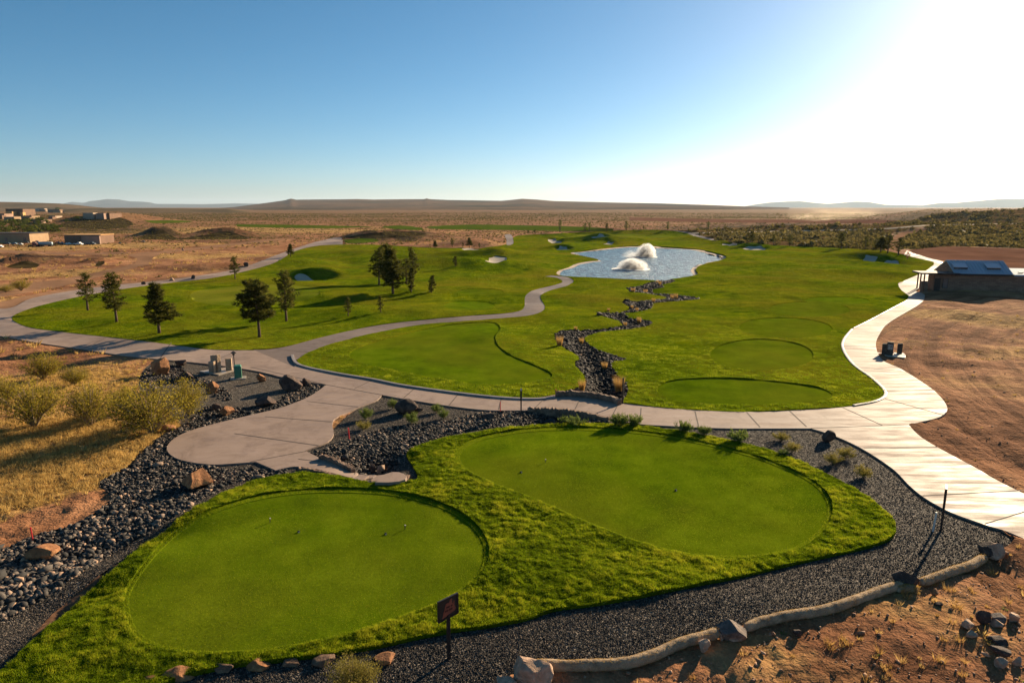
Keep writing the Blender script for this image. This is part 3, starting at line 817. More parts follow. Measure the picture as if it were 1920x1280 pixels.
def ground_attrs(x, y):
    r = np.hypot(x, y)
    dry = 0.25 + gaussmask(x, y, [(120, 880, 8, 6, 0.8), (60, 830, 8, 6, 0.75), (250, 800, 6, 5, 0.7), (30, 740, 9, 7, 0.45), (20, 950, 4, 2.5, 0.8), (100, 560, 14, 4, 0.5), (60, 515, 20, 6, 0.6), (200, 462, 30, 12, 0.7), (400, 480, 30, 10, 0.45), (380, 432, 60, 40, 0.75), (560, 433, 60, 30, 0.7),
                              (1560, 1250, 4, 2, 0.35), (1700, 1150, 4, 2, 0.3), (1850, 640, 8, 8, 0.2), (840, 440, 30, 20, 0.2), (1000, 436, 40, 20, 0.3), (1880, 600, 10, 4, 0.6)])
    dry = dry - gaussmask(x, y, [(120, 660, 8, 4, 0.4), (160, 950, 3, 1.4, 0.8), (60, 980, 3, 1.2, 0.6), (350, 500, 16, 6, 0.4), (270, 490, 12, 5, 0.4)])
    plain = sst(330, 700, r)
    scrub = np.clip(sst(150, 260, r) * (0.75 + 0.4 * sines(x, y, 90, 31)), 0, 1) * (1 - 0.75 * sst(1200, 3000, r))
    scrub = np.maximum(scrub, gaussmask(x, y, [(850, 448, 50, 22, 1.0), (1500, 445, 120, 40, 1.0), (1850, 445, 100, 60, 1.0), (300, 412, 200, 200, 0.9)]))
    scrub = scrub * (1 - gaussmask(x, y, [(420, 436, 60, 22, 1.0), (200, 463, 40, 12, 0.9)]))
    dark = gaussmask(x, y, [(300, 444, 7, 22, 1.0), (425, 445, 14, 22, 1.0), (740, 446, 16, 24, 1.0), (680, 456, 9, 12, 0.8), (180, 430, 27, 75, 0.95), (115, 415, 20, 50, 0.5), (48, 492, 3.5, 2, 0.7), (188, 492, 2.5, 1.6, 0.7), (415, 507, 7, 1.6, 0.9), (480, 455, 10, 3, 0.6), (1330, 434, 60, 20, 0.8), (1440, 436, 60, 50, 0.6), (1600, 440, 60, 50, 0.5), (1850, 445, 90, 70, 0.5), (1850, 396, 130, 60, 0.6), (150, 880, 7, 1.6, 0.15)])  # mound entries put the shade of their near sides into the ground colour
    dark = np.clip(dark * (1.1 + 0.8 * sines(x, y, 9, 33)), 0, 1)
    rut = np.where((x > 14) & (r < 100), np.hypot(x - 85, y - 20), 0.0)
    return dict(dry=np.clip(dry, 0, 1), plain=plain, scrub=scrub, dark=dark, rut=rut)

# (class, object, material, offset above the relief, use relief without the stream, depth of the edge wall)
NEAR = lambda r: 1 - sst(60, 140, r)
spec = {
 'ground': ('ground', 'desert', 0.0, False, 0.0), 'road': ('dirt_road', 'road', 0.0, False, 0.0), 'darksoil': ('bare_soil', 'darksoil', 0.0, False, 0.0),
 'scrubland': ('scrub_slope', 'scrubland', 0.0, False, 0.0), 'lavamound': ('lava_mound', 'lavamound', 0.0, False, 0.0),
 'gradedsoil': ('graded_soil', 'gradedsoil', 0.0, False, 0.0), 'farroad': ('far_road', 'farroad', 0.05, False, 0.1), 'fargreen': ('far_fairway', 'fargreen', 0.0, False, 0.0),
 'gravel': ('gravel_bed', 'gravel', 0.0, False, 0.0), 'bedsoil': ('stone_bed', 'bedsoil', -0.03, False, 0.0), 'rough': ('long_grass_ground', 'rough', 0.10, True, 0.25),
 'path': ('path', 'concrete', 0.07, True, 1.1), 'pale': ('pale_path', 'concrete_pale', 0.08, True, 0.3), 'asphalt': ('branch_path', 'asphalt', 0.05, True, 0.2),
 'turf': ('fairway', 'turf', 0.09, False, 0.5), 'stream': ('dry_stream_bed', 'bedsoil', -0.05, False, 0.0), 'green1': ('putting_green', 'green', 0.07, False, 0.1),
 'green2': ('putting_green', 'green', 0.07, False, 0.1), 'shore': ('shore', 'beach', -0.05, False, 0.3), 'pond': ('pond', 'water', 0.0, False, 0.0),
}
for i in range(1, 12):
    spec['sand%d' % i] = ('sand_bunker', 'sand', -0.02, False, 0.0)
    spec['tee%d' % i] = ('tee_box', 'tee', 0.03, False, 0.0)
for i in (5, 6, 7, 9, 10):
    spec['tee%d' % i] = ('tee_box', 'tee', 0.055, False, 0.0)
spec['colour_lit_rim'] = ('tee_collar', 'colour_lit_rim', 0.045, True, 0.05)
spec['tee1'] = ('tee_box', 'tee', 0.032, True, 0.0); spec['tee2'] = ('tee_box', 'tee', 0.032, True, 0.0)
CLSZ = {}
EDGE_R = P([1920, 1832, 1751, 1704, 1774, 1735, 1642, 1667, 1733, 1754, 1960], [928, 881, 837, 798, 770, 722, 648, 606, 560, 550, 556])[:, :2]
near_rough = lambda x, y, r: (0.045 * sines(x, y, 0.9, 41) + 0.03 * sines(x, y, 0.45, 42)) * (1 - sst(35, 55, r))
for cls in cls_names:
    sel = TC == cid[cls]
    if not sel.any(): continue
    nm, mt, off, useb, wall = spec[cls]
    F = TF[sel]
    ids, inv = np.unique(F, return_inverse=True)
    F = inv.reshape(F.shape)
    x, y = VX[ids, 0], VX[ids, 1]
    z = (HB[ids] if useb else HZ[ids]) + off
    if cls in ('ground', 'darksoil'):
        z = z + near_rough(x, y, RR[ids]) + 0.08 * sines(np.hypot(x - 85, y - 20), y * 0.06, 1.3, 46) * (x > 14) * (1 - sst(60, 90, RR[ids])) + 0.17 * sines(x, y, 5.5, 45) * (x > 14) * sst(16, 24, RR[ids]) * (1 - sst(90, 120, RR[ids])) * sst(0, 3, seg_dist(x, y, EDGE_R))
    if cls == 'rough':
        z = z + 0.035 * sines(x, y, 1.3, 43)
    if cls == 'turf':
        z = z + 0.03 * sines(x, y, 2.2, 44) * (1 - sst(50, 90, RR[ids]))
    if cls == 'pond':
        z = np.full(len(ids), POND_Z)
    if cls == 'shore':
        z = np.where(in_poly(x, y, pondw), POND_Z - 0.05, np.maximum(z - 0.12, POND_Z))
    zz = np.zeros(len(VX)); zz[ids] = z; CLSZ[cls] = zz
    V = np.stack([x, y, z], -1)
    midx = np.zeros(len(F), int)
    if wall > 0:
        E = np.concatenate([F[:, [0, 1]], F[:, [1, 2]], F[:, [2, 0]]])
        key = np.sort(E, 1); _, fi, cnt = np.unique(key, axis=0, return_index=True, return_counts=True)
        B = E[fi[cnt == 1]]
        bi, binv = np.unique(B, return_inverse=True); binv = binv.reshape(B.shape)
        low = V[bi].copy(); low[:, 2] -= wall
        n0 = len(V); V = np.concatenate([V, V[bi], low])
        a, b = n0 + binv[:, 0], n0 + binv[:, 1]; la, lb = a + len(bi), b + len(bi)
        F = np.concatenate([F, np.stack([b, a, la], -1), np.stack([b, la, lb], -1)])
        midx = np.concatenate([midx, np.ones(2 * len(B), int)])
    attrs = None
    if cls == 'ground':
        attrs = ground_attrs(V[:, 0], V[:, 1])
    mats = [M[mt], M['bank'] if cls in ('shore', ) else M[mt]]
    o = mesh_obj(nm, V, F, mats, None, False, attrs, midx)
    o.data.polygons.foreach_set("use_smooth", midx == 0)
    tag(o, kind='structure')

# ------------------------------------------------------------------ far hills
def ridge(name, prof, D, depth, mat, nrow=10, seed=0, front=0.55):
    xs = np.array([p[0] for p in prof], float); ys = np.array([p[1] for p in prof], float)
    X = np.arange(xs[0], xs[-1] + 1, 5.0)
    Y = np.interp(X, xs, ys)
    u = (X - 960) / 1280; v = (640 - Y) / 1280
    dy = CP + v * SP; dz = v * CP - SP
    rows = []
    for k in range(nrow + 1):
        t = k / nrow                      # 0 foot, 1 crest
        d = D - depth * front * (1 - t)
        sc = d / dy
        zc = CAM_H + dz * D / dy
        shape = t ** 1.4
        n = sines(u * d, np.full_like(u, d), depth * 0.25, seed) * (1 - t) * t * 0.5
        rows.append(np.stack([u * sc, np.full_like(u, d), -3 + (zc + 3) * np.clip(shape + n, 0, 1)], -1))
    back = rows[-1].copy(); back[:, 1] += depth; back[:, 2] = -5; back[:, 0] *= (D + depth) / D
    rows.append(back)
    V = np.concatenate(rows); m = len(X)
    F = []
    for k in range(len(rows) - 1):
        a = k * m + np.arange(m - 1)
        F.append(np.stack([a, a + 1, a + m + 1, a + m], -1))
    o = mesh_obj(name, V, np.concatenate(F), mat, None, True)
    tag(o, kind='structure')
    return o

M['mesa'] = hill_mat("mesa_scrubland", (0.06, 0.048, 0.03, 1), (0.17, 0.10, 0.055, 1), 0.0016)
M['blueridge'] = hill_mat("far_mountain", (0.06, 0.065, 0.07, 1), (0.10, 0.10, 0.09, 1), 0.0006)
M['lefthill'] = hill_mat("near_hill", (0.085, 0.07, 0.04, 1), (0.19, 0.125, 0.07, 1), 0.004)
ridge("mesa", [(400, 391), (440, 388), (480, 383), (510, 379), (538, 375), (542, 372.5), (548, 372.5), (554, 374.5), (600, 374), (640, 373.8), (670, 373.2), (700, 374.3), (760, 373.5), (795, 373.5), (800, 372), (806, 373.5), (840, 375), (880, 375.5), (940, 376.5), (968, 374), (978, 372.5), (1010, 374.5), (1040, 377), (1100, 378.5), (1160, 380), (1240, 381.5), (1320, 384), (1400, 387), (1480, 389)], 5200, 4200, M['mesa'], 14, 3, 0.75)
ridge("hill", [(-400, 372), (-200, 374), (-60, 377), (0, 378.5), (50, 379.5), (110, 381.5), (150, 385), (185, 389), (210, 391)], 2600, 1500, M['lefthill'], 10, 5)
ridge("mountains", [(100, 386), (118, 382), (134, 378.5), (146, 379.5), (158, 380.5), (168, 377), (185, 375.5), (200, 373.3), (222, 374), (244, 377.5), (270, 378.5), (282, 379.5), (292, 382.5), (330, 382.5), (380, 383), (440, 381.5), (480, 382), (540, 384)], 16000, 5000, M['blueridge'], 8, 7)
ridge("mountains", [(1390, 388), (1412, 384), (1440, 380), (1475, 378), (1500, 377.3), (1525, 380), (1552, 382.5), (1580, 380), (1605, 378), (1630, 379), (1660, 384), (1730, 385), (1760, 381), (1790, 380.5), (1830, 377), (1870, 373.5), (1920, 373), (2000, 377), (2100, 384)], 17000, 5000, M['blueridge'], 8, 9)
ridge("hill", [(120, 393), (150, 391), (220, 390), (330, 390.5), (400, 391), (430, 391), (455, 395), (480, 400)], 1500, 900, M['lefthill'], 8, 15)
# ------------------------------------------------------------------ scattered stuff
def sample(cls, weight, n, seed):
    """n random points on the triangles of some classes; weight(x,y) = relative density per square metre"""
    r = np.random.default_rng(seed)
    cls = cls if isinstance(cls, (list, tuple)) else [cls]
    T = []; Zs = []
    for c in cls:
        t = TF[TC == cid[c]]; T.append(t); Zs.append(np.stack([CLSZ[c][t[:, k]] for k in range(3)], -1))
    T = np.concatenate(T); Zs = np.concatenate(Zs)
    A, B, D = VX[T[:, 0]], VX[T[:, 1]], VX[T[:, 2]]
    ar = np.abs((B[:, 0] - A[:, 0]) * (D[:, 1] - A[:, 1]) - (B[:, 1] - A[:, 1]) * (D[:, 0] - A[:, 0])) / 2
    c0 = (A + B + D) / 3
    w = ar * np.maximum(weight(c0[:, 0], c0[:, 1]), 0)
    if w.sum() <= 0: return np.zeros((0, 3))
    k = r.choice(len(T), n, p=w / w.sum())
    u = r.random((n, 2)); f = u.sum(1) > 1; u[f] = 1 - u[f]
    wa = 1 - u.sum(1)
    xy = A[k] * wa[:, None] + B[k] * u[:, :1] + D[k] * u[:, 1:]
    z = Zs[k, 0] * wa + Zs[k, 1] * u[:, 0] + Zs[k, 2] * u[:, 1]
    return np.column_stack([xy, z])

def tri_cloud(name, base, tip, width, v, mat, parent=None):
    """thin triangles from base to tip"""
    n = len(base)
    d = tip - base
    r = RNG.normal(size=(n, 3)); s = np.cross(d, r); s /= (np.linalg.norm(s, axis=1)[:, None] + 1e-9)
    s *= np.asarray(width).reshape(-1, 1) / 2
    V = np.stack([base - s, base + s, tip], 1).reshape(-1, 3)
    F = np.arange(3 * n).reshape(-1, 3)
    return mesh_obj(name, V, F, mat, parent, False, {'v': np.repeat(v, 3)})

def leaf_cloud(c, size, elong=1.0, seed=0):
    """random oriented quads round centres c -> V,F"""
    r = np.random.default_rng(seed)
    n = len(c); size = np.broadcast_to(np.asarray(size, float), (n,))
    a = r.normal(size=(n, 3)); a /= np.linalg.norm(a, axis=1)[:, None]
    b = np.cross(a, r.normal(size=(n, 3))); b /= np.linalg.norm(b, axis=1)[:, None]
    a = a * (size * elong)[:, None]; b = b * size[:, None]
    V = np.stack([c - a * .5, c + b * .5, c + a * .5, c - b * .5], 1).reshape(-1, 3)
    return V, np.arange(4 * n).reshape(-1, 4)

def blades(name, P3, h, w, lean, v, mat, kind=True):
    n = len(P3)
    a = RNG.uniform(0, 2 * math.pi, n); l = np.abs(RNG.normal(0, lean, n))
    tip = P3 + np.column_stack([np.cos(a) * l * h, np.sin(a) * l * h, h])
    b = P3.copy(); b[:, 2] -= 0.01
    o = tri_cloud(name, b, tip, w, v, mat)
    if kind: tag(o, kind='stuff')
    return o

# long grass round the tees
q = sample('rough', lambda x, y: 1 / np.hypot(x, y) ** 1.2, 420000, 1)
cl = sines(q[:, 0], q[:, 1], 0.42, 51); cl2 = sines(q[:, 0], q[:, 1], 2.6, 52)
hh = np.clip(0.048 + 0.034 * cl + 0.014 * cl2, 0.012, 0.15) * RNG.uniform(0.6, 1.25, len(q))
blades("rough_grass", q, hh, RNG.uniform(0.010, 0.024, len(q)), 0.6, np.clip(0.5 + 0.26 * cl + 0.26 * cl2 + RNG.normal(0, 0.2, len(q)), 0, 1), M['blade'])
q = sample('turf', lambda x, y: (np.hypot(x, y) < 72) / np.hypot(x, y) ** 1.5, 260000, 2)
cl = sines(q[:, 0], q[:, 1], 0.9, 53); cl2 = sines(q[:, 0], q[:, 1], 4, 54)
rr = np.hypot(q[:, 0], q[:, 1])
hh = np.clip(0.04 + 0.045 * cl, 0.012, 0.12) * RNG.uniform(0.6, 1.25, len(q)) * (1.2 - sst(35, 75, rr))
blades("fairway_grass", q, hh, rr * 0.0008, 0.6, np.clip(0.45 + 0.18 * cl + 0.2 * cl2 + RNG.normal(0, 0.15, len(q)), 0, 1), M['blade'])
q = sample('colour_lit_rim', lambda x, y: 1 / np.hypot(x, y), 30000, 59)
blades("colour_lit_rim_grass", q, RNG.uniform(0.015, 0.045, len(q)), 0.018, 0.6, np.clip(RNG.normal(0.6, 0.2, len(q)), 0, 1), M['blade'])
for k, (c, num) in enumerate((('tee1', 60000), ('tee2', 60000))):
    q = sample(c, lambda x, y: 1 / np.hypot(x, y), num, 60 + k)
    blades("tee_grass", q, RNG.uniform(0.006, 0.02, num), 0.022, 0.7, np.clip(0.5 + 0.2 * sines(q[:, 0], q[:, 1], 3.5, 55) + RNG.normal(0, 0.28, num), 0, 1), M['blade'])

def stones(name, Q, size, flatn, vv, mat, sub=1, seed=0):
    r = np.random.default_rng(seed)
    V0, F0 = ICO[sub]; n = len(Q)
    sc = size[:, None] * np.column_stack([r.uniform(0.8, 1.8, n), r.uniform(0.6, 1.1, n), r.uniform(*flatn, n)])
    J = V0[None] * (1 + r.normal(0, 0.2, (n, len(V0), 1))) * sc[:, None, :]
    a = r.uniform(0, 6.28, n); t = r.normal(0, 0.35, n)
    ca, sa, ct, st = np.cos(a), np.sin(a), np.cos(t), np.sin(t)
    x, y, z = J[..., 0], J[..., 1], J[..., 2]
    y, z = y * ct[:, None] - z * st[:, None], y * st[:, None] + z * ct[:, None]
    x, y = x * ca[:, None] - y * sa[:, None], x * sa[:, None] + y * ca[:, None]
    V = np.stack([x + Q[:, :1], y + Q[:, 1:2], z + Q[:, 2:3] + size[:, None] * r.uniform(-0.1, 0.9, n)[:, None]], -1).reshape(-1, 3)
    F = (F0[None] + (np.arange(n) * len(V0))[:, None, None]).reshape(-1, 3)
    o = mesh_obj(name, V, F, mat, None, False, {'v': np.repeat(vv, len(V0))})
    return tag(o, kind='stuff')

q = sample('bedsoil', lambda x, y: 1 / np.maximum(np.hypot(x, y), 14), 34000, 3)
big = gaussmask(q[:, 0], q[:, 1], [(60, 1100, 6, 3.5, 1.0)])
stones("cobbles", q, (0.024 + RNG.gamma(2.0, 0.011, len(q))) * (1 + 0.45 * big), (0.5, 0.95), np.clip(RNG.beta(0.9, 1.9, len(q)) + 0.2 * big + (RNG.random(len(q)) < 0.12) * 0.4, 0, 1), M['cobble'], 1, 4)
M['creek'] = stone_mat("creek_stones", [(0.0, (0.012, 0.009, 0.007, 1)), (0.4, (0.035, 0.024, 0.018, 1)), (0.8, (0.12, 0.075, 0.05, 1)), (1.0, (0.30, 0.17, 0.11, 1))])
q = sample('stream', lambda x, y: 1 / np.hypot(x, y), 9000, 5)
stones("stream_stones", q, RNG.uniform(0.05, 0.13, len(q)) * (0.6 + 0.011 * np.hypot(q[:, 0], q[:, 1])), (0.5, 0.8), np.clip(RNG.beta(1.2, 4.5, len(q)) + (RNG.random(len(q)) < 0.06) * 0.4, 0, 1), M['creek'], 1, 6)
q = sample('gravel', lambda x, y: (np.hypot(x, y) < 40) / np.hypot(x, y) ** 1.5, 70000, 7)
V0 = np.array([[1, 0, -.5], [-.5, .87, -.5], [-.5, -.87, -.5], [0, 0, 1.]]); 
def pebbles(name, Q, size, vv, mat):
    n = len(Q); r = RNG
    J = V0[None] * size[:, None, None] * (1 + r.normal(0, .25, (n, 4, 1))) ; a = r.uniform(0, 6.28, n)
    x = J[..., 0] * np.cos(a)[:, None] - J[..., 1] * np.sin(a)[:, None]; y = J[..., 0] * np.sin(a)[:, None] + J[..., 1] * np.cos(a)[:, None]
    V = np.stack([x + Q[:, :1], y + Q[:, 1:2], J[..., 2] * 0.8 + Q[:, 2:3] + size[:, None] * .3], -1).reshape(-1, 3)
    F0 = np.array([[0, 1, 3], [1, 2, 3], [2, 0, 3]])
    F = (F0[None] + (np.arange(n) * 4)[:, None, None]).reshape(-1, 3)
    return tag(mesh_obj(name, V, F, mat, None, False, {'v': np.repeat(vv, 4)}), kind='stuff')
pebbles("gravel_chips", q, RNG.uniform(0.012, 0.03, len(q)), np.clip(RNG.beta(0.9, 2.0, len(q)), 0, 0.85), M['cobble'])

# soil clods and stones on the bare ground in front and on the graded lot
wr = lambda x, y: ((x > -2) & (np.hypot(x, y) < 26)) * (1.0 + 2 * (sines(x, y, 2.4, 61) > 0.3)) + 0.25 * ((x > 12) & (np.hypot(x, y) < 90)) / np.hypot(x, y) * 20
q = sample('ground', wr, 26000, 8)
stones("soil_clods", q, RNG.gamma(1.5, 0.010, len(q)) + 0.008, (0.5, 0.85), RNG.beta(2, 2, len(q)), M['clod'], 1, 9)

def tufts(name, Q, nb, h, spread, v0, mat, w=0.012):
    n = len(Q)
    B = np.repeat(Q, nb, 0); H = np.repeat(h, nb) * RNG.uniform(0.45, 1.1, n * nb)
    a = RNG.uniform(0, 6.28, n * nb); r0 = RNG.random(n * nb) ** .5 * np.repeat(h, nb) * spread * 0.45
    B = B + np.column_stack([np.cos(a) * r0, np.sin(a) * r0, np.zeros(n * nb)])
    l = RNG.uniform(0.2, 1.0, n * nb) * spread
    tip = B + np.column_stack([np.cos(a) * l * H, np.sin(a) * l * H, H])
    B[:, 2] -= 0.02
    o = tri_cloud(name, B, tip, np.full(n * nb, w) if np.isscalar(w) else np.repeat(w, nb), np.clip(np.repeat(v0, nb) + RNG.normal(0, .18, n * nb), 0, 1), mat)
    return o
ga = lambda x, y: ground_attrs(x, y)
q = sample('ground', lambda x, y: ((x < -5) & (np.hypot(x, y) < 62)) * np.clip(ga(x, y)['dry'] - 0.3, 0, 1) ** 1.3, 9500, 10)
tag(tufts("dry_grass", q, 16, RNG.uniform(0.08, 0.26, len(q)), 0.9, RNG.uniform(0.3, 0.9, len(q)), M['straw'], 0.02), kind='stuff')
q = sample('ground', lambda x, y: ((x > 1) & (np.hypot(x, y) < 27)) * (0.35 + (sines(x, y, 3.0, 62) > 0.3)) * (1 + (x > 7)), 1100, 11)
tag(tufts("dry_grass", q, 34, RNG.uniform(0.06, 0.22, len(q)), 0.9, RNG.uniform(0.3, 0.8, len(q)), M['amber'], 0.014), kind='stuff')
q = sample(['ground', 'gravel'], lambda x, y: ((x > 0) & (np.hypot(x, y) < 27)) * 1.0, 110, 12)
tag(tufts("weeds", q, 22, RNG.uniform(0.04, 0.10, len(q)), 1.2, RNG.uniform(0.4, 0.9, len(q)), M['shrubgreen'], 0.02), kind='stuff')
q = sample('ground', lambda x, y: ((x > 12) & (np.hypot(x, y) < 95)) * np.clip(ga(x, y)['dry'], 0.06, 1) / np.hypot(x, y), 1300, 13)
tag(tufts("dry_grass", q, 12, RNG.uniform(0.06, 0.2, len(q)), 1.0, RNG.uniform(0.2, 0.8, len(q)), M['straw'], 0.03), kind='stuff')
q = sample('ground', lambda x, y: ((np.hypot(x, y) > 60) & (np.hypot(x, y) < 240) & (x < 20)) / np.hypot(x, y) ** 1.5, 7000, 14)
tag(tufts("dry_grass", q, 10, RNG.uniform(0.2, 0.55, len(q)), 1.1, RNG.uniform(0.1, 0.8, len(q)), M['straw'], 0.09), kind='stuff')

def scrub(name, Q, size, nl, mat, seed):
    n = len(Q); r = np.random.default_rng(seed)
    d = r.normal(size=(n, nl, 3)); d /= np.linalg.norm(d, axis=2)[..., None]; d[..., 2] = np.abs(d[..., 2]) * 0.8 + 0.05
    c = Q[:, None] + d * (size[:, None, None] * r.uniform(0.45, 1.0, (n, nl, 1)))
    V, F = leaf_cloud(c.reshape(-1, 3), np.repeat(size, nl) * 0.55, 1.3, seed)
    vv = np.clip(np.repeat(r.uniform(0.15, 0.85, n), nl) + r.normal(0, .15, n * nl), 0, 1)
    return tag(mesh_obj(name, V, F, mat, None, False, {'v': np.repeat(vv, 4)}), kind='stuff')
q = sample(['ground', 'darksoil', 'lavamound', 'scrubland'], lambda x, y: (np.hypot(x, y) > 110) * (np.abs(x) < 0.85 * y) * (np.hypot(x, y) < 1300) * (ga(x, y)['scrub'] ** 1.5 + 0.5 * ga(x, y)['dark'] + 0.04) / np.hypot(x, y) ** 1.0, 42000, 15)
rr = np.hypot(q[:, 0], q[:, 1])
scrub("desert_scrub", q, RNG.uniform(0.2, 0.55, len(q)) * (1 + 0.7 * sst(300, 900, rr)), 10, M['scrub'], 16)
q = sample(['scrubland'], lambda x, y: (np.abs(x) < 0.85 * y) * (y < 560) * (0.6 + (sines(x, y, 30, 88) > -0.1)) / np.hypot(x, y), 10000, 17)
scrub("hillside_scrub", q, RNG.gamma(3, 0.2, len(q)) + 0.15, 14, M['scrub'], 18)

# ------------------------------------------------------------------ trees
def height_for(p, top):
    v = (640 - top) / 1280
    return CAM_H + (v * CP - SP) * p[1] / (CP + v * SP) - p[2]

def pine_parts(seed, H, W, shape, nb, dens, parent, mat='needle', low=0.3):
    r = np.random.default_rng(seed)
    bend = r.normal(0, 0.02 * H, 2)
    tp = [(bend[0] * t * t, bend[1] * t * t, H * 0.97 * t - 0.1) for t in np.linspace(0, 1, 9)]
    mb = MB()
    mb.tube(tp, [0.022 * H * (1 - 0.9 * t) + 0.006 for t in np.linspace(0, 1, 9)], 7)
    cs = []; vs = []
    for i in range(nb):
        t = low + (1 - low) * (i + r.random()) / nb
        s = (t - low) / (1 - low)
        if shape == 'cone': L = W / 2 * (1 - s) ** 0.8 * 1.1
        elif shape == 'col': L = W / 2 * (1 - abs(2 * s - 0.8) ** 2.2 * 0.75)
        elif shape == 'round': L = W / 2 * math.sin(math.pi * min(1, 0.12 + 0.85 * s)) ** 0.6
        else: L = W / 2 * (0.35 + 0.75 * math.sin(math.pi * min(1, 0.15 + s * 0.8))) * (1 - 0.45 * s)
        L *= r.uniform(0.5, 1.15)
        a = i * 2.4 + r.normal(0, 0.5)
        z0 = H * 0.97 * t
        base = np.array([bend[0] * t * t, bend[1] * t * t, z0])
        tip = base + np.array([math.cos(a) * L, math.sin(a) * L, L * r.uniform(0.15, 0.55)])
        mid = (base + tip) / 2 + np.array([0, 0, -0.04 * L])
        if L > 0.25 and i % 2 == 0:
            mb.tube([base, mid, tip], [0.006 * H, 0.004 * H, 0.002 * H], 4, False)
        nc = max(1, int(L / (0.075 * H) * 1.0))
        for k in range(nc + 1):
            f = 0.35 + 0.7 * (k + r.random() * 0.6) / (nc + 1)
            cs.append(base + (tip - base) * f + r.normal(0, 0.02 * H, 3)); vs.append(r.uniform(0.1, 0.75))
    cs = np.array(cs); vs = np.array(vs)
    n = len(cs)
    d = r.normal(size=(n, dens, 3)); d /= np.linalg.norm(d, axis=2)[..., None]
    d[..., 2] = d[..., 2] * 0.8 + 0.25
    rad = 0.07 * H * r.uniform(0.6, 1.25, (n, 1, 1))
    b = (cs[:, None] + d * rad * 0.25).reshape(-1, 3)
    tpn = (cs[:, None] + d * rad * r.uniform(0.7, 1.3, (n, dens, 1))).reshape(-1, 3)
    mb.build("trunk", M['bark'], parent, True)
    o = tri_cloud("crown", b, tpn, np.full(len(b), 0.016 * H), np.clip(np.repeat(vs, dens) + r.normal(0, .15, len(b)), 0, 1), M[mat], parent)
    return H, W

PROTO = {}
def tree(kind, bx, by, top, wpx, label, rot=0.0, group="young pines on the course", name="pine_tree", cat="tree"):
    p = P1(bx, by)
    p[2] = float(full_h(np.array([p[0]]), np.array([p[1]]))[0]) + 0.02
    h = height_for(p, top); w = wpx * depth_of(p) / 1280
    key = kind
    if key not in PROTO:
        root = thing(name, label, cat, p, rot, group)
        args = {
            'dense': (21, 5.0, 3.3, 'irr', 64, 46, root), 'open': (22, 5.0, 2.6, 'irr', 44, 26, root, 'needle', 0.22), 'airy': (23, 5.0, 2.4, 'irr', 40, 20, root, 'needle', 0.25),
            'tall': (24, 6.0, 2.6, 'irr', 70, 40, root, 'needle', 0.18), 'cone': (25, 5.0, 2.6, 'cone', 60, 44, root, 'needle', 0.2),
            'col': (26, 4.0, 1.2, 'col', 40, 40, root, 'needle', 0.08), 'small': (27, 2.2, 1.1, 'cone', 26, 36, root, 'needle', 0.2),
            'far': (28, 5.0, 2.2, 'irr', 34, 26, root, 'needle', 0.2), 'poplar': (29, 6.0, 1.4, 'col', 26, 16, root, 'leaf', 0.1), 'leafy': (30, 4.5, 4.2, 'round', 60, 26, root, 'leaf', 0.08),
            'red': (31, 2.2, 1.0, 'col', 22, 26, root, 'redleaf', 0.25)}[kind]
        PROTO[key] = (root,) + pine_parts(*args)
    else:
        root = copy_tree(PROTO[key][0], label, p, rot, 1.0, group)
    _, H, W = PROTO[key]
    root.scale = (1.18 * w / W, 1.18 * w / W, h / H)
    return root
G1 = "young pines on the course"
for a in [
 ('airy', 165, 583, 513, 38, "thin leaning pine nearest the left end of the grass, first in its row", 0.3),
 ('open', 219, 605, 512, 50, "open-crowned pine on the left grass, second from the path bend", 1.2),
 ('cone', 299, 626, 533, 60, "broad dark conical pine on the left grass just above the cart path", 2.0),
 ('dense', 487, 634, 527, 76, "largest dark pine with a lopsided crown and bare trunk near the path junction", 2.6),
 ('open', 537, 604, 509, 48, "tall see-through pine just behind the largest dark one", 4.0),
 ('airy', 441, 524, 482, 22, "single slim pine at the far left edge of the putting green", 5.0),
 ('cone', 545, 482, 458, 14, "small distant pine beside the far bend of the narrow path", 0.7),
 ('open', 711, 535, 465, 36, "left pine of the tall clump, with a low side branch", 2.2),
 ('tall', 727, 532, 459, 38, "tallest and darkest pine in the middle of the clump", 1.0),
 ('tall', 737, 552, 467, 44, "pine with the long bare trunk standing in front of the clump", 3.3),
 ('airy', 762, 534, 486, 28, "thin grey-green pine between the clump and the slender pair", 0.2),
 ('open', 775, 530, 465, 24, "rear pine of the slender pair at the right of the clump", 5.2),
 ('col', 771, 549, 500, 15, "narrow columnar pine in front of the rear one at the right of the clump", 1.4),
 ('col', 809, 550, 516, 13, "lone narrow columnar pine right of the clump", 2.7),
 ('small', 653, 594, 557, 21, "knee-high bushy pine left of its thinner neighbour below the clump", 0.9),
 ('small', 714, 587, 554, 17, "small two-tier pine to the right on the slope below the clump", 3.9),
 ('col', 854, 500, 480, 8, "tiny upright pine on the mound beyond the clump", 0.4),
 ('cone', 816, 466, 452, 10, "far small pine at the top edge of the left fairway, leftmost of its row", 1.0),
 ('far', 848, 463, 447, 9, "far pine second in the row along the top edge of the fairway", 1.0),
 ('cone', 880, 464, 446, 13, "far dark pine directly above the dark sand bunker", 3.0),
 ('small', 868, 464, 455, 6, "tiny far pine left of the dark one above the bunker", 2.0),
 ('small', 899, 464, 455, 6, "tiny far pine right of the dark one above the bunker", 4.0)]:
    tree(*a[:6], rot=a[6], group=G1)
G2 = "slender trees along the far edge of the course"
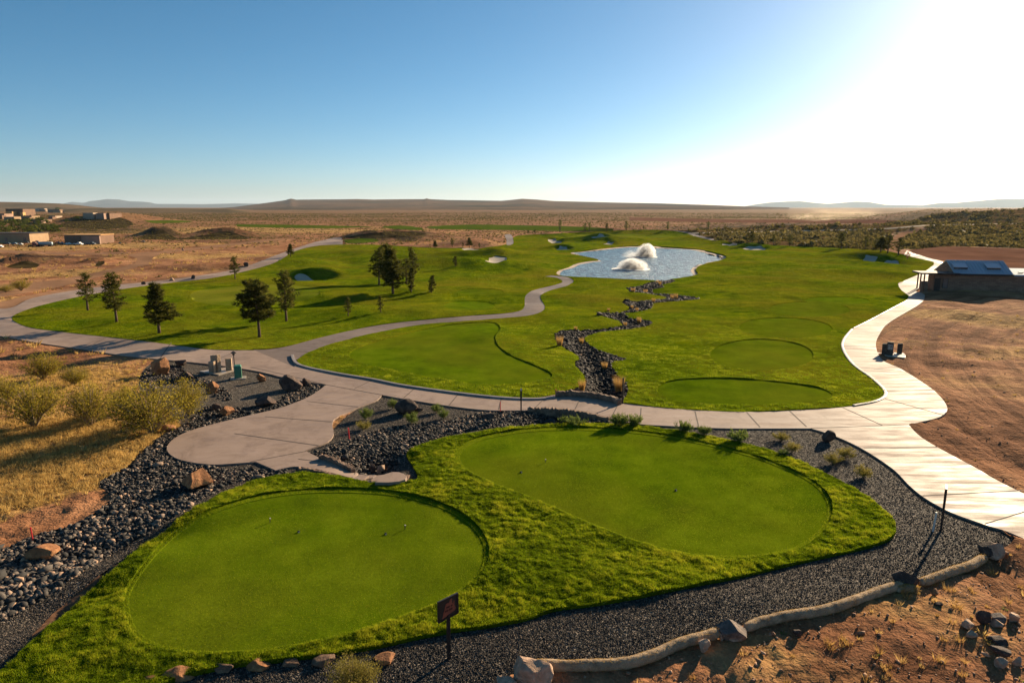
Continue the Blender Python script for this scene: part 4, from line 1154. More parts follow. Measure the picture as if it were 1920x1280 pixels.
for a in [
 ('small', 990, 439, 431, 7, "low dark conifer, left one of two beyond the far fairway"), ('small', 1003, 439, 430, 7, "low dark conifer, right one of two beyond the far fairway"),
 ('poplar', 1050, 433, 411, 8, "tallest slender tree beyond the far green, leftmost of its line"), ('poplar', 1097, 433, 418, 8, "left tree of the close slender pair beyond the far green"),
 ('poplar', 1105, 433, 417, 7, "right tree of the close slender pair beyond the far green"), ('far', 1138, 434, 418, 8, "single full slender tree behind the mounds above the pond"),
 ('poplar', 1174, 431, 414, 7, "slender tree above the fountains on the horizon side of the pond"), ('small', 1207, 430, 423, 6, "stubby tree above the right fountain on the skyline of mounds"),
 ('poplar', 1252, 430, 415, 7, "slender tree where the far road leaves the course"), ('poplar', 1328, 429, 415, 7, "rightmost slender tree on the dark bank beyond the pond"),
 ('far', 1410, 458, 433, 18, "dark full tree behind the pair of sand bunkers right of the pond"), ('airy', 1450, 460, 440, 11, "faint thin tree right of the one behind the bunkers"),
 ('airy', 1480, 462, 440, 11, "thin pale tree on the fairway edge midway along the scrub slope"), ('far', 1577, 467, 436, 20, "lone tree on the fairway edge casting a clear shadow to its left"),
 ('airy', 1622, 469, 443, 13, "thin tree just left of the group of four by the right bunkers"), ('airy', 1642, 470, 446, 17, "back left tree of the group by the right bunkers"),
 ('cone', 1651, 477, 445, 26, "widest dark tree in front of the group by the right bunkers"), ('far', 1664, 478, 441, 20, "tallest tree of the group by the right bunkers"),
 ('far', 1684, 480, 445, 22, "rightmost tree of the group, beside the pale path")]:
    tree(*a, rot=a[1] * 0.7, group=G2, name="slender_tree" if a[0] == 'poplar' else "pine_tree")
tree('red', 1701, 488, 472, 8, "small reddish sapling beside the pale path right of the bunkers", name="red_sapling")

# trees round the houses on the left
for i, (bx, by, top, w, lb) in enumerate([
 (14, 438, 425, 18, "bright green round tree in front of the long tan building"), (3, 430, 417, 14, "dark round tree at the very left edge above the tan building"),
 (26, 428, 413, 16, "olive tree left of the middle of the house-side grove"), (40, 432, 418, 17, "broad olive tree low in the grove above the tan building"),
 (47, 422, 410, 13, "dark small tree in the upper part of the grove"), (57, 431, 421, 14, "round olive tree between the grove's two larger ones"),
 (62, 438, 427, 13, "pale green tree by the right end of the tan building"), (78, 420, 407, 18, "wide yellow-green tree at the top of the grove"),
 (86, 434, 419, 18, "yellow-green tree in the middle right of the grove"), (101, 432, 420, 20, "widest round olive tree at the right end of the grove"),
 (70, 425, 414, 12, "small dark tree between the wide yellow-green ones"), (145, 413, 405, 20, "low spreading tree left of the house on the knoll"),
 (125, 417, 411, 9, "small bright bush-like tree below the knoll house drive"), (10, 388, 380, 16, "dark round tree left of the uppermost house"),
 (66, 394, 386, 9, "small tree right of the uppermost house"), (73, 393, 387, 9, "tree next along from the uppermost house"), (108, 397, 389, 10, "lone round tree on the ridge between the houses"),
 (182, 410, 401, 9, "dark tree beside the right wall of the knoll house"), (204, 410, 399, 9, "dark tree at the right corner of the knoll house"), (30, 400, 393, 9, "small tree in front of the orange-walled house"),
 (55, 436, 426, 12, "dull green tree tucked behind the tan building")]):
    tree('leafy', bx, by, top, w, lb, rot=i * 1.3, group="garden trees round the houses", name="garden_tree")
M['gardenleaf'] = leafy("garden_leaves", (0.045, 0.05, 0.012, 1), (0.11, 0.115, 0.022, 1), (0.24, 0.22, 0.04, 1), 0.4)
GROVE = P([-40, 0, 60, 110, 112, 90, 60, 20, -40], [437, 437, 437, 436, 424, 414, 408, 410, 410])[:, :2]
q = sample(['ground', 'lavamound', 'road'], lambda x, y: in_poly(x, y, GROVE) * 1.0, 230, 19)
sc_ = scrub("garden_shrubbery", q, RNG.uniform(0.6, 1.7, len(q)), 40, M['gardenleaf'], 20)

# ------------------------------------------------------------------ shrubs and grass clumps
def shrub_parts(seed, mat, R, H, nl, leaf, stems, parent, stemmat='twig', up=0.3, elong=2.0):
    r = np.random.default_rng(seed)
    mb = MB(); tips = []
    for i in range(stems):
        a = r.uniform(0, 6.28); l = r.random() ** 0.6 * R * 0.95; hh = H * r.uniform(0.6, 1.0) * (1 - 0.35 * (l / R) ** 2)
        tip = Vector((math.cos(a) * l, math.sin(a) * l, hh)); tips.append(tip)
        mb.tube([(0, 0, -0.03), (tip.x * 0.35, tip.y * 0.35, hh * 0.5), tip], [0.012 * H, 0.009 * H, 0.004 * H], 4, False)
    T = np.array([t[:] for t in tips]); k = r.integers(0, stems, nl)
    f = r.uniform(0.42, 1.05, nl)[:, None]
    c = T[k] * f + r.normal(0, 0.085 * (R + H) / 2, (nl, 3)); c[:, 2] = np.abs(c[:, 2])
    d = r.normal(size=(nl, 3)); d[:, 2] = np.abs(d[:, 2]) + up; d /= np.linalg.norm(d, axis=1)[:, None]
    mb.build("stem", M[stemmat], parent)
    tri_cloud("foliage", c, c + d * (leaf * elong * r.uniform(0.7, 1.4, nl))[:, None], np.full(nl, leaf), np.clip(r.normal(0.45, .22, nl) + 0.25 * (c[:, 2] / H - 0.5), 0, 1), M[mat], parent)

SP_ = {}
def shrub(kind, bx, by, wpx, hpx, label, rot, group, name, cat="shrub"):
    p = P1(bx, by); D = depth_of(p) / 1280
    a = math.atan2(CAM_H, p[1])
    w = wpx * D; h = max(0.12, (hpx * D - 0.35 * w * math.sin(a)) / math.cos(a))
    if kind not in SP_:
        root = thing(name, label, cat, p, rot, group)
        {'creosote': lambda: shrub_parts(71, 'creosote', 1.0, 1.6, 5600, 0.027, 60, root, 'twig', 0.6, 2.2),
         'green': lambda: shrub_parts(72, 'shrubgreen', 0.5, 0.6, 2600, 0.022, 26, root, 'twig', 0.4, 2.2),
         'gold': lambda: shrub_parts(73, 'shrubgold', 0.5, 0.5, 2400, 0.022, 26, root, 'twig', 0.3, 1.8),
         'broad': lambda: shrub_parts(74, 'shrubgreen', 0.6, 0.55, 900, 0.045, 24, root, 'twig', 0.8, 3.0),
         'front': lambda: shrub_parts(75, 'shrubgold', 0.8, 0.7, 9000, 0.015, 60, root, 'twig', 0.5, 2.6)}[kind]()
        SP_[kind] = root
        Rr, Hh = {'creosote': (1.0, 1.6), 'green': (.5, .6), 'gold': (.5, .5), 'broad': (.6, .55), 'front': (.8, .7)}[kind]
        root["r0"] = Rr; root["h0"] = Hh
    else:
        root = copy_tree(SP_[kind], label, p, rot, 1.0, group)
    root.scale = (w / 2 / root["r0"], w / 2 / root["r0"], h / root["h0"])
    return root
gA = "creosote bushes in the dry field"
for i, a in enumerate([(82, 712, 80, 58, "pale creosote bush standing highest and farthest back in the dry field"), (66, 800, 130, 100, "broad sprawling creosote bush at the left edge of the dry field"),
      (172, 797, 100, 90, "middle creosote bush between the sprawling one and the large green one"), (286, 812, 165, 112, "largest creosote bush, beside the black cobbles below the boulders"),
      (354, 780, 78, 78, "upright creosote bush touching the cobble bed at the right of the group"), (140, 722, 60, 40, "low thin creosote bush behind the middle one"), (10, 760, 60, 60, "creosote bush cut off by the left picture edge"),
      (235, 775, 80, 60, "dull creosote bush behind and left of the largest one"), (40, 545, 40, 24, "grey dry bush above the left bend of the path"), (12, 548, 36, 16, "low dry bush at the left edge above the path bend")]):
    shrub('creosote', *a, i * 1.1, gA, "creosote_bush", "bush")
gB = "small shrubs in the black gravel beds"
for i, a in enumerate([('green', 736, 766, 24, 22, "small green shrub left of the dark boulder by the path"), ('green', 685, 786, 32, 26, "rounded green shrub nearest the plaza edge"),
      ('green', 771, 795, 32, 26, "green shrub in front of the dark boulder"), ('green', 819, 774, 26, 20, "rear one of two touching green shrubs near the cobble strip"),
      ('green', 833, 785, 26, 22, "front one of two touching green shrubs near the cobble strip"), ('gold', 681, 805, 34, 20, "brownish shrub behind the red stake"),
      ('broad', 1075, 795, 54, 22, "long leafy plant under the stone parapet"), ('broad', 1160, 800, 40, 28, "left leafy plant at the right end of the parapet"), ('broad', 1188, 800, 36, 24, "right leafy plant at the right end of the parapet"),
      ('broad', 1282, 812, 36, 24, "dark leafy plant on the path edge, left one of two"), ('broad', 1320, 817, 28, 20, "bright leafy plant on the path edge, right one of two"), ('broad', 1387, 830, 48, 26, "wide leafy plant between the path and the tee's back edge"),
      ('gold', 1464, 826, 36, 20, "golden shrub nearest the path corner"), ('gold', 1485, 848, 34, 24, "golden-green shrub just below the one near the path corner"), ('broad', 1467, 854, 24, 14, "small pale green plant at the grass edge"),
      ('gold', 1586, 858, 38, 24, "golden shrub behind its twin in the right gravel"), ('gold', 1562, 869, 36, 24, "golden shrub in front of its twin in the right gravel"), ('gold', 1618, 894, 38, 26, "lone golden shrub nearest the pale path")]):
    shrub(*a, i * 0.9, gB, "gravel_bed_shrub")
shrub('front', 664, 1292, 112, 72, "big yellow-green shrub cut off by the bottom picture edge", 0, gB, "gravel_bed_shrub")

GC = {}
def clump(bx, by, wpx, hpx, label, i):
    p = P1(bx, by); D = depth_of(p) / 1280
    if not GC:
        root = thing("amber_grass_clump", label, "ornamental grass", p, 0, "amber grass clumps along the dry stream")
        q = np.zeros((1, 3))
        o = tufts("blades", q, 900, np.array([0.8]), 0.75, np.array([0.5]), M['amber'], 0.018); o.parent = root
        GC['r'] = root
    else:
        root = copy_tree(GC['r'], label, p, i * 1.3, 1.0, "amber grass clumps along the dry stream")
    root.scale = (0.85 * wpx * D / 1.3,) * 2 + (hpx * D / 0.8,)
for i, a in enumerate([(1049, 650, 18, 22, "amber grass clump at the left bend of the stream, throwing a shadow on the lawn"), (1090, 640, 13, 12, "small amber clump opposite the left bend of the stream"), (1133, 688, 16, 16, "amber clump in the middle of the stream's widest stretch"),
      (1091, 732, 19, 26, "tall amber clump left of the bridge's stream mouth"), (1160, 732, 28, 34, "largest amber clump right of the stream beside the black post"), (1141, 583, 8, 8, "small amber clump on the upper left tip of the second bend"),
      (1198, 604, 12, 14, "upright amber clump in the right elbow of the second bend"), (1172, 608, 10, 10, "low amber clump left of the upright one in the elbow"), (1079, 619, 9, 9, "amber clump on the straight left bank"), (1225, 568, 9, 10, "amber clump at the start of the long right arm"),
      (1194, 584, 9, 8, "amber clump low in the narrow stretch"), (1185, 575, 8, 7, "amber clump above the narrow stretch"), (1260, 559, 9, 12, "left amber clump of two on the long right arm"), (1267, 562, 10, 13, "right amber clump of two on the long right arm"),
      (1187, 548, 11, 9, "amber clump at the left end of the top basin"), (1210, 547, 11, 9, "amber clump in the middle of the top basin"), (1237, 536, 7, 9, "tiny amber clump near the pond outlet"), (1233, 528, 7, 7, "amber clump right at the pond edge")]):
    clump(*a, i)

# ------------------------------------------------------------------ boulders
def boulder(bx, by, wpx, hpx, mat, label, seed, group="landscape boulders", yaw=None, sink=0.12, name="boulder", elev=0.0, blocky=0.75):
    """by = lowest visible point of the stone in the photo"""
    r = np.random.default_rng(seed)
    p = P1(bx, by - hpx * 0.12); D = depth_of(p) / 1280
    a = math.atan2(CAM_H, p[1]); w = wpx * D; h = max(0.25 * w, (hpx * D - 0.3 * w * math.sin(a)) / math.cos(a))
    V0, F0 = ICO[4]
    V = V0.copy()
    for _ in range(13):
        n = r.normal(size=3); n[2] *= 0.7; n /= np.linalg.norm(n); d = r.uniform(blocky - 0.22, blocky + 0.05)
        s = V @ n - d
        V = V - np.outer(np.maximum(s, 0), n)
    x, y, z = V[:, 0] * 3, V[:, 1] * 3, V[:, 2] * 3
    V = V * (1 + 0.035 * sines(x + z * 1.7, y - z * 1.3, 1.8, seed)[:, None] + 0.015 * sines(x - z, y + z * 2.1, 0.6, seed + 1)[:, None])
    V = V / np.ptp(V, 0) * np.array([w, w * r.uniform(0.7, 0.95), h * (1 + sink)])
    V[:, 2] -= V[:, 2].min() + h * sink
    o = mesh_obj(name, V, F0, M[mat], None, True)
    o.location = (p[0], p[1], p[2] + elev)
    o.rotation_euler = (r.normal(0, .06), r.normal(0, .06), r.uniform(-0.5, 0.5) if yaw is None else yaw)
    o.modifiers.new("edges", 'EDGE_SPLIT').split_angle = math.radians(38)
    return tag(o, label, "boulder", group)
g1 = "boulders in the upper left bed"; g2 = "boulders among the cobbles"; g3 = "edging stones at the bottom"; g4 = "stones by the straw wattles"; g5 = "loose stones on the bare ground"
M['b_edge'] = boulder_mat("brown_edging_stone", (0.16, 0.095, 0.06, 1), (0.30, 0.17, 0.09, 1))
BL = [(305, 706, 33, 34, 'b_orange', "large brown boulder at the upper left corner of the gravel bed", g1), (339, 688, 20, 14, 'b_dark', "small dark boulder right behind the large brown one", g1),
 (350, 714, 24, 18, 'b_dark', "blackish boulder right below the large brown one", g1), (397, 739, 26, 24, 'b_orange', "pointed orange boulder right of the creosote bushes", g1),
 (489, 717, 17, 16, 'b_orange', "small orange boulder alone right of the green utility box", g1), (547, 733, 42, 32, 'b_dark', "tallest dark boulder by the path and plaza corner", g1),
 (574, 726, 16, 17, 'b_dark', "small dark stone leaning at the right of the tallest boulder", g1), (499, 762, 38, 20, 'b_dark', "long low boulder with an orange end above the plaza", g1),
 (425, 780, 27, 18, 'b_orange', "reddish boulder at the plaza's upper left edge", g1), (404, 768, 20, 12, 'b_dark', "flat dark stone behind the reddish boulder", g1),
 (314, 809, 25, 14, 'b_orange', "boulder at the foot of the largest creosote bush", g2), (285, 735, 22, 12, 'b_grey', "grey stone between the bush tops and the brown boulder", g2),
 (366, 917, 53, 38, 'b_orange', "big square rust-orange boulder on the cobbles below the plaza", g2), (80, 1048, 54, 28, 'b_orange', "ochre wedge-shaped boulder among the cobbles at the left", g2),
 (763, 777, 44, 30, 'b_dark', "wide dark boulder among the shrubs right of the plaza", g2), (784, 773, 20, 10, 'b_dark', "flat dark stone against the wide dark boulder", g2),
 (712, 889, 17, 19, 'b_tan', "tan stone standing beside the steps", g2), (915, 786, 26, 12, 'b_dark', "dark stone in the cobble strip left of the post", g2), (699, 888, 12, 20, 'b_dark', "narrow brown stone left of the tan one at the steps", g2),
 (1175, 566, 11, 7, 'b_dark', "dark rock on the left tip of the stream's long arm", g2), (1124, 593, 13, 8, 'b_dark', "dark rock on the left tip of the second bend", g2), (1156, 617, 14, 7, 'b_dark', "mossy dark rock in the lower bend", g2),
 (1083, 740, 16, 14, 'b_dark', "dark rock at the left of the bridge's stream mouth", g2),
 (1553, 831, 24, 24, 'b_dark', "upright brown boulder at the corner of the pale path", g2),
 (338, 1268, 62, 22, 'b_orange', "long flat orange edging stone near the bottom left", g3), (280, 1277, 34, 18, 'b_orange', "small brown edging stone left of the long flat one", g3), (422, 1252, 46, 22, 'b_edge', "dull brown edging stone in the middle of the row", g3),
 (490, 1250, 46, 24, 'b_orange', "rounded orange edging stone in the row", g3), (548, 1244, 34, 16, 'b_edge', "low edging stone right of the rounded orange one", g3), (608, 1240, 44, 20, 'b_edge', "rightmost knobbly edging stone by the grass", g3), (723, 1240, 38, 16, 'b_orange', "half-buried orange stone left of the sign post", g3),
 (990, 1284, 76, 54, 'b_tan', "large pale block at the left end of the first wattle", g4), (952, 1296, 44, 26, 'b_tan', "rounded grey stone at the foot of the pale block", g4), (1374, 1198, 58, 34, 'b_grey', "dark rock with a pale right face between two wattles", g4),
 (1352, 1199, 12, 12, 'b_tan', "small round stone below the two-tone rock", g4), (1374, 1202, 22, 16, 'b_tan', "small pale stone tucked under the two-tone rock", g4), (1319, 1224, 22, 24, 'b_tan', "pointed pink stone alone on the soil below the wattle", g4),
 (1697, 1101, 50, 32, 'b_dark', "flat-topped black rock between the second and third wattle", g4), (1850, 1042, 34, 26, 'b_dark', "dark half of the double rock at the gravel's right tip", g4), (1866, 1046, 38, 30, 'b_tan', "pink half of the double rock at the gravel's right tip", g4),
 (1812, 1179, 24, 18, 'b_tan', "upper grey stone of the close pair on the right soil", g5), (1819, 1197, 22, 16, 'b_tan', "lower oval stone of the close pair on the right soil", g5), (1845, 1168, 28, 24, 'b_dark', "dark stone at the left of the heap by the right edge", g5),
 (1874, 1163, 32, 14, 'b_grey', "flat grey stone on top of the right edge heap", g5), (1872, 1174, 24, 13, 'b_tan', "tan stone under the flat grey one in the heap", g5), (1902, 1166, 24, 18, 'b_tan', "stone of the heap nearest the right picture edge", g5),
 (1878, 1253, 22, 18, 'b_tan', "oval tan stone low at the right edge", g5), (1870, 1208, 34, 16, 'b_dark', "dark slab below the right edge heap", g5), (1908, 1248, 16, 16, 'b_tan', "small tan stone in the bottom right corner", g5), (1876, 1228, 36, 18, 'b_dark', "dark curved rock above the oval tan stone", g5),
 (1496, 1192, 16, 12, 'b_dark', "dark clod-like stone on the soil below the second wattle", g5), (1760, 1136, 14, 9, 'b_dark', "small dark stone in the middle of the right soil", g5), (1752, 1115, 16, 12, 'b_orange', "small red stone beside the green weed", g5),
 (270, 535, 8, 7, 'b_dark', "dark rock left of the white one beyond the left path", g5), (322, 528, 9, 7, 'b_tan', "pale rock beyond the left path", g5), (362, 524, 9, 8, 'b_dark', "dark lump beyond the left putting green", g5), (462, 501, 10, 9, 'b_dark', "rounded dark rock beside the far narrow path", g5), (343, 471, 5, 6, 'b_tan', "white stone beside the dirt road", g5)]
for i, b_ in enumerate(BL):
    boulder(*b_[:3], b_[3] * (0.6 if b_[6] == g3 else 1), *b_[4:6], 200 + i, b_[6], sink=0.6 if b_[6] == g3 else 0.12, blocky=0.62 if b_[4] in ('b_tan',) or i == 12 else 0.74)
# ------------------------------------------------------------------ built things
def at_z(px, py, z):
    u = (px - 960) / 1280; v = (640 - py) / 1280
    t = (z - CAM_H) / (v * CP - SP)
    return np.array([u * t, (CP + v * SP) * t, z])

def sweep(name, pts, w, z0, z1, mat, label=None, cat=None, group=None, kind=None, rag=0.0, step=5.0, seed=0, round_top=False):
    """a low wall or kerb of width w along photo points, from ground+z0 to ground+z1"""
    s = spline(pts, False, step); q = P(s[:, 0], s[:, 1])
    g0 = hbase(q[:, 0], q[:, 1]); q = q[:, :2]
    t = np.gradient(q, axis=0); t /= np.linalg.norm(t, axis=1)[:, None]
    nrm = np.column_stack([-t[:, 1], t[:, 0]])
    r = np.random.default_rng(seed); n = len(q)
    j = lambda a: r.normal(0, a, n)[:, None] if a else 0
    zt = g0 + z1 + (r.normal(0, rag, n) if rag else 0); zb = g0 + z0
    L = q + nrm * w / 2 + nrm * j(rag * .6); Rr = q - nrm * w / 2 + nrm * j(rag * .6)
    V = np.concatenate([np.column_stack([L, zb]), np.column_stack([L, zt]), np.column_stack([Rr, zt]), np.column_stack([Rr, zb])])
    F = []
    for k in range(3):
        a = k * n + np.arange(n - 1); F += [np.stack([a, a + 1, a + n + 1, a + n], -1)]
    F = np.concatenate(F).tolist() + [[0, n, 2 * n, 3 * n], [n - 1, 4 * n - 1, 3 * n - 1, 2 * n - 1]]
    o = mesh_obj(name, V, F, mat)
    m = o.modifiers.new("bevel", 'BEVEL'); m.width = 0.02; m.segments = 2
    return tag(o, label, cat, group, kind)

M['rubble'] = boulder_mat("stacked_parapet_stone", (0.20, 0.125, 0.085, 1), (0.33, 0.22, 0.15, 1))
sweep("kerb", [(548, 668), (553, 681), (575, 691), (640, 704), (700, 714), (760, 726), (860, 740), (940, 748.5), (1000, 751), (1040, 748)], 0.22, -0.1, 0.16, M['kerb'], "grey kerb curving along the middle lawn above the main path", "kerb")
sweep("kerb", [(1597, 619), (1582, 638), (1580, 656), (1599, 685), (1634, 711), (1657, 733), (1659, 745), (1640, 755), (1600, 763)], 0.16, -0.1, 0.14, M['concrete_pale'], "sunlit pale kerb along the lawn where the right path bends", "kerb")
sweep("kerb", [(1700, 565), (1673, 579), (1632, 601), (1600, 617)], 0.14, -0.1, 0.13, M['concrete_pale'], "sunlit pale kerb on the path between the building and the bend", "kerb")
sweep("stone_parapet", [(1042, 745), (1060, 744), (1080, 744.5), (1100, 746), (1125, 750), (1148, 755), (1162, 761)], 0.24, -0.9, 0.38, M['rubble'], "rough stone parapet on the far side of the bridge over the dry stream", "parapet", rag=0.03, seed=3, step=3)
sweep("stone_parapet", [(990, 772), (1005, 771), (1030, 772), (1055, 773), (1080, 776), (1105, 781), (1125, 786), (1143, 790)], 0.26, -0.9, 0.22, M['rubble'], "rough stone parapet on the near side of the bridge above leafy plants", "parapet", rag=0.03, seed=4, step=3)
sweep("stone_parapet", [(600, 862), (618, 866), (636, 874), (652, 882), (663, 889)], 0.2, -0.2, 0.26, M['rubble'], "low rough stone edge between the steps' landing and the cobbles", "parapet", rag=0.025, seed=5, step=2.5)
sweep("stone_parapet", [(560, 880), (590, 884), (625, 893), (655, 902), (690, 905), (730, 907), (757, 902), (767, 893)], 0.14, -0.2, 0.1, M['rubble'], "thin stone edging between the steps and the long grass", "parapet", rag=0.02, seed=6, step=3)
c0 = P1(1030, 787)
mb = MB(); R_c = 0.32
mb.tube([(c0[0], c0[1] + 0.1, c0[2] + 0.05), (c0[0] + 0.4, c0[1] + 2.2, c0[2] + 0.05)], [0.36, 0.36], 16, True)
tag(mb.build("culvert", M['blackmetal'], None, True), "dark culvert mouth under the near bridge parapet", "culvert")

# saw cuts in the concrete
mb = MB()
for (ax, ay, bx, by) in [(322, 523 + 120, 300, 675), (110, 623, 60, 642), (200, 634, 150, 657), (445, 659, 392, 683), (612, 723, 470, 690), (612, 723, 716, 742), (575, 754, 672, 765), (497, 783, 622, 793), (440, 815, 600, 838), (575, 848, 470, 868),
                      (1020, 750, 1000, 770), (1085, 755, 1076, 774), (1158, 762, 1146, 785), (1202, 767, 1200, 796), (1303, 773, 1310, 802), (1400, 775, 1425, 803), (1480, 772, 1512, 802), (1580, 766, 1655, 800), (860, 740, 842, 762), (700, 713, 664, 731), (780, 728, 757, 748), (940, 750, 935, 770),
                      (1655, 748, 1768, 780), (1520, 805, 1704, 798), (1619, 842, 1756, 841), (1730, 932, 1920, 922), (1846, 985, 1960, 950), (1600, 690, 1690, 697), (1582, 650, 1642, 652), (1612, 612, 1662, 611), (600, 640, 640, 644), (680, 618, 720, 622), (520, 655, 600, 664), (760, 606, 800, 609), (675, 870, 660, 898), (1660, 585, 1700, 583), (560, 863, 600, 868), (626, 893, 660, 882)]:
    a, b = P1(ax, ay), P1(bx, by)
    n = max(2, int(np.hypot(*(b - a)[:2]) / 0.5)); t = np.linspace(0, 1, n)[:, None]
    q = a[None, :2] + (b - a)[None, :2] * t
    d = (b - a)[:2] / np.hypot(*(b - a)[:2]); nn = np.array([-d[1], d[0]]) * (0.012 + 0.0004 * np.hypot(*a[:2]))
    pale = False
    z = hbase(q[:, 0], q[:, 1]) + (0.088 if pale else 0.078)
    asf = (ay < 665 and 500 < ax < 900)
    if asf: z = z - 0.02
    vs = [(*(p - nn), zz) for p, zz in zip(q, z)] + [(*(p + nn), zz) for p, zz in zip(q, z)]
    mb.add(vs, [(i, i + 1, n + i + 1, n + i) for i in range(n - 1)])
tag(mb.build("path_joints", M['joint']), kind='structure')

# steps up to the left tee
st = P1(690, 897)
sr = thing("garden_steps", "pale concrete steps rising to a round landing beside the left tee", "steps", (st[0], st[1], st[2]))
def step_prism(nm, px, z0, z1):
    o_ = [tuple((at_z(x, y, z1) - np.array([st[0], st[1], 0]))[:2]) for x, y in px]
    m_ = MB().prism(o_[::-1] if sum((o_[i][0] * o_[(i + 1) % len(o_)][1] - o_[(i + 1) % len(o_)][0] * o_[i][1]) for i in range(len(o_))) < 0 else o_, z0 - st[2], z1 - st[2])
    return m_.build(nm, M['concrete'], sr, bevel=0.01)
zb = hbase(np.array([st[0]]), np.array([st[1]]))[0]
step_prism("landing", [(655, 900), (674, 888.5), (692, 891), (678, 902)], zb - 0.5, zb + 0.10)
step_prism("tread", [(676, 902), (692, 890), (706, 890), (690, 903)], zb - 0.5, zb + 0.0)
step_prism("tread", [(689, 903), (707, 890.5), (721, 889), (705, 903)], zb - 0.5, zb + 0.16)
step_prism("landing", [(703, 903.5), (722, 888), (736, 884), (748, 884.5), (758, 888), (763, 893), (760, 898), (748, 902), (728, 904)], zb - 0.5, zb + 0.30)

# straw wattles
def wattle(pts, rpx, label, seed):
    s = spline(pts, False, 7); q = P(s[:, 0], s[:, 1] + rpx * 0.6)
    r = rpx * depth_of(q[0]) / 1280
    rg = np.random.default_rng(seed)
    n = len(q); x = np.arange(n)
    q[:, 2] += r * 0.75 + 0.012 * np.sin(x * 0.5 + seed)
    rad = r * (1 + 0.02 * np.sin(x * 1.7) + rg.normal(0, 0.012, n)); rad[0] *= 0.45; rad[-1] *= 0.45; rad[1] *= 0.9; rad[-2] *= 0.9
    mb = MB().tube(q, list(rad), 18)
    o = mb.build("straw_wattle", M['jute'], None, True)
    tex = bpy.data.textures.new("lumps", 'CLOUDS'); tex.noise_scale = 0.18
    ss = o.modifiers.new("sub", 'SUBSURF'); ss.levels = ss.render_levels = 2
    dm = o.modifiers.new("lumps", 'DISPLACE'); dm.texture = tex; dm.strength = 0.03; dm.texture_coords = 'GLOBAL'
    tag(o, label, "erosion roll", "straw wattles along the gravel")
    # frayed straw
    k = rg.integers(1, n - 1, 3200)
    a = rg.uniform(0, 2 * math.pi, 3200); tt = (q[np.minimum(k + 1, n - 1)] - q[k - 1]); tt /= np.linalg.norm(tt, axis=1)[:, None]
    sd = np.cross(tt, [0, 0, 1.0]); sd /= np.linalg.norm(sd, axis=1)[:, None]; up = np.cross(sd, tt)
    rd = np.array(rad)[k][:, None]
    nrm = sd * np.cos(a)[:, None] + up * np.sin(a)[:, None]
    b = q[k] + tt * rg.uniform(-.1, .1, (3200, 1)) + nrm * rd * 0.97
    tri_cloud("frayed_straw", b, b + nrm * 0.025 + tt * rg.uniform(-0.07, 0.07, (3200, 1)), np.full(3200, 0.008), rg.random(3200), M['straw'], o)
wattle([(1005, 1247), (1050, 1248), (1100, 1248), (1150, 1245), (1190, 1240), (1225, 1228), (1260, 1212), (1300, 1199), (1348, 1184)], 11, "longest straw roll, between the pale block and the two-tone rock", 1)
wattle([(1396, 1180), (1420, 1168), (1460, 1158), (1520, 1148), (1570, 1137), (1610, 1122), (1650, 1108), (1680, 1099), (1696, 1098)], 10, "middle straw roll ending at the flat black rock", 2)
wattle([(1680, 1106), (1700, 1103), (1722, 1107)], 8, "short end piece of straw roll under the flat black rock", 4)
wattle([(1724, 1093), (1755, 1082), (1790, 1070), (1820, 1060), (1842, 1046), (1852, 1046)], 9, "right straw roll curving up to the double rock", 3)

# ---- signs, posts, stakes
def tee_sign(bx, by, top, yaw, label, bw=0.62, bh=0.56, thick=0.05, face=True, frac=0.36):
    p = P1(bx, by); h = height_for(p, top)
    root = thing("tee_sign", label, "sign", p, yaw, "black tee signs")
    hb = h - bh
    MB().box((0, 0, (hb + 0.1) / 2 - 0.1), (0.075, 0.075, hb + 0.3)).build("post", M['blackmetal'], root, bevel=0.006)
    fr = MB()
    for (c, s) in (((0, 0, hb + 0.02), (bw, thick, 0.04)), ((0, 0, h - 0.02), (bw, thick, 0.04)), ((-bw / 2 + 0.02, 0, h - bh / 2), (0.04, thick, bh - 0.08)), ((bw / 2 - 0.02, 0, h - bh / 2), (0.04, thick, bh - 0.08))):
        fr.box(c, s)
    fr.build("frame", M['blackmetal'], root)
    bd = MB().box((0, 0, h - bh / 2), (bw - 0.08, thick * 0.4, bh - 0.08)).build("board", M['signbrown'], root)
    if face:
        k = (bw - 0.08)
        out = [(-.36, -.47), (-.27, -.12), (-.24, -.1), (-.2, .12), (-.14, .28), (-.02, .30), (.04, .26), (.10, .42), (.2, .47), (.22, .2), (.25, .1), (.30, .26), (.34, .3), (.34, .02), (.43, -.18), (.36, -.30), (.1, -.36)]
        y0 = -thick * 0.2 - 0.003
        vs = [(x * k, y0, h - bh / 2 + z * (bh - 0.08)) for x, z in out] + [(x * k, y0 - 0.004, h - bh / 2 + z * (bh - 0.08)) for x, z in out]
        n = len(out)
        MB().add(vs, [tuple(range(n, 2 * n))] + [(i, (i + 1) % n, n + (i + 1) % n, n + i) for i in range(n)]).build("emblem", M['signred'], bd)
        tx = MB()
        for row, zc, x0, x1 in ((0, .06, -.12, .22), (1, -.12, -.2, .26)):
            x = x0; i = 0
            while x < x1:
                wd = [0.045, 0.03, 0.05, 0.035, 0.04][(i + row) % 5]
                if i % 6 != 5:
                    tx.box(((x + wd / 2) * k, y0 - 0.006, h - bh / 2 + zc * (bh - .08)), (wd * k * 0.75, 0.003, 0.045 if i % 3 else 0.055))
                x += wd; i += 1
        tx.build("lettering", M['signtext'], bd)
    return root
tee_sign(842, 1234, 1119, math.radians(43), "black-framed brown board with a rust-red emblem on a post below the left tee")
tee_sign(1764, 994, 912, math.radians(57), "thin black sign seen edge-on beside the pale path and white stake", bw=0.5, bh=0.5, thick=0.07, face=False)
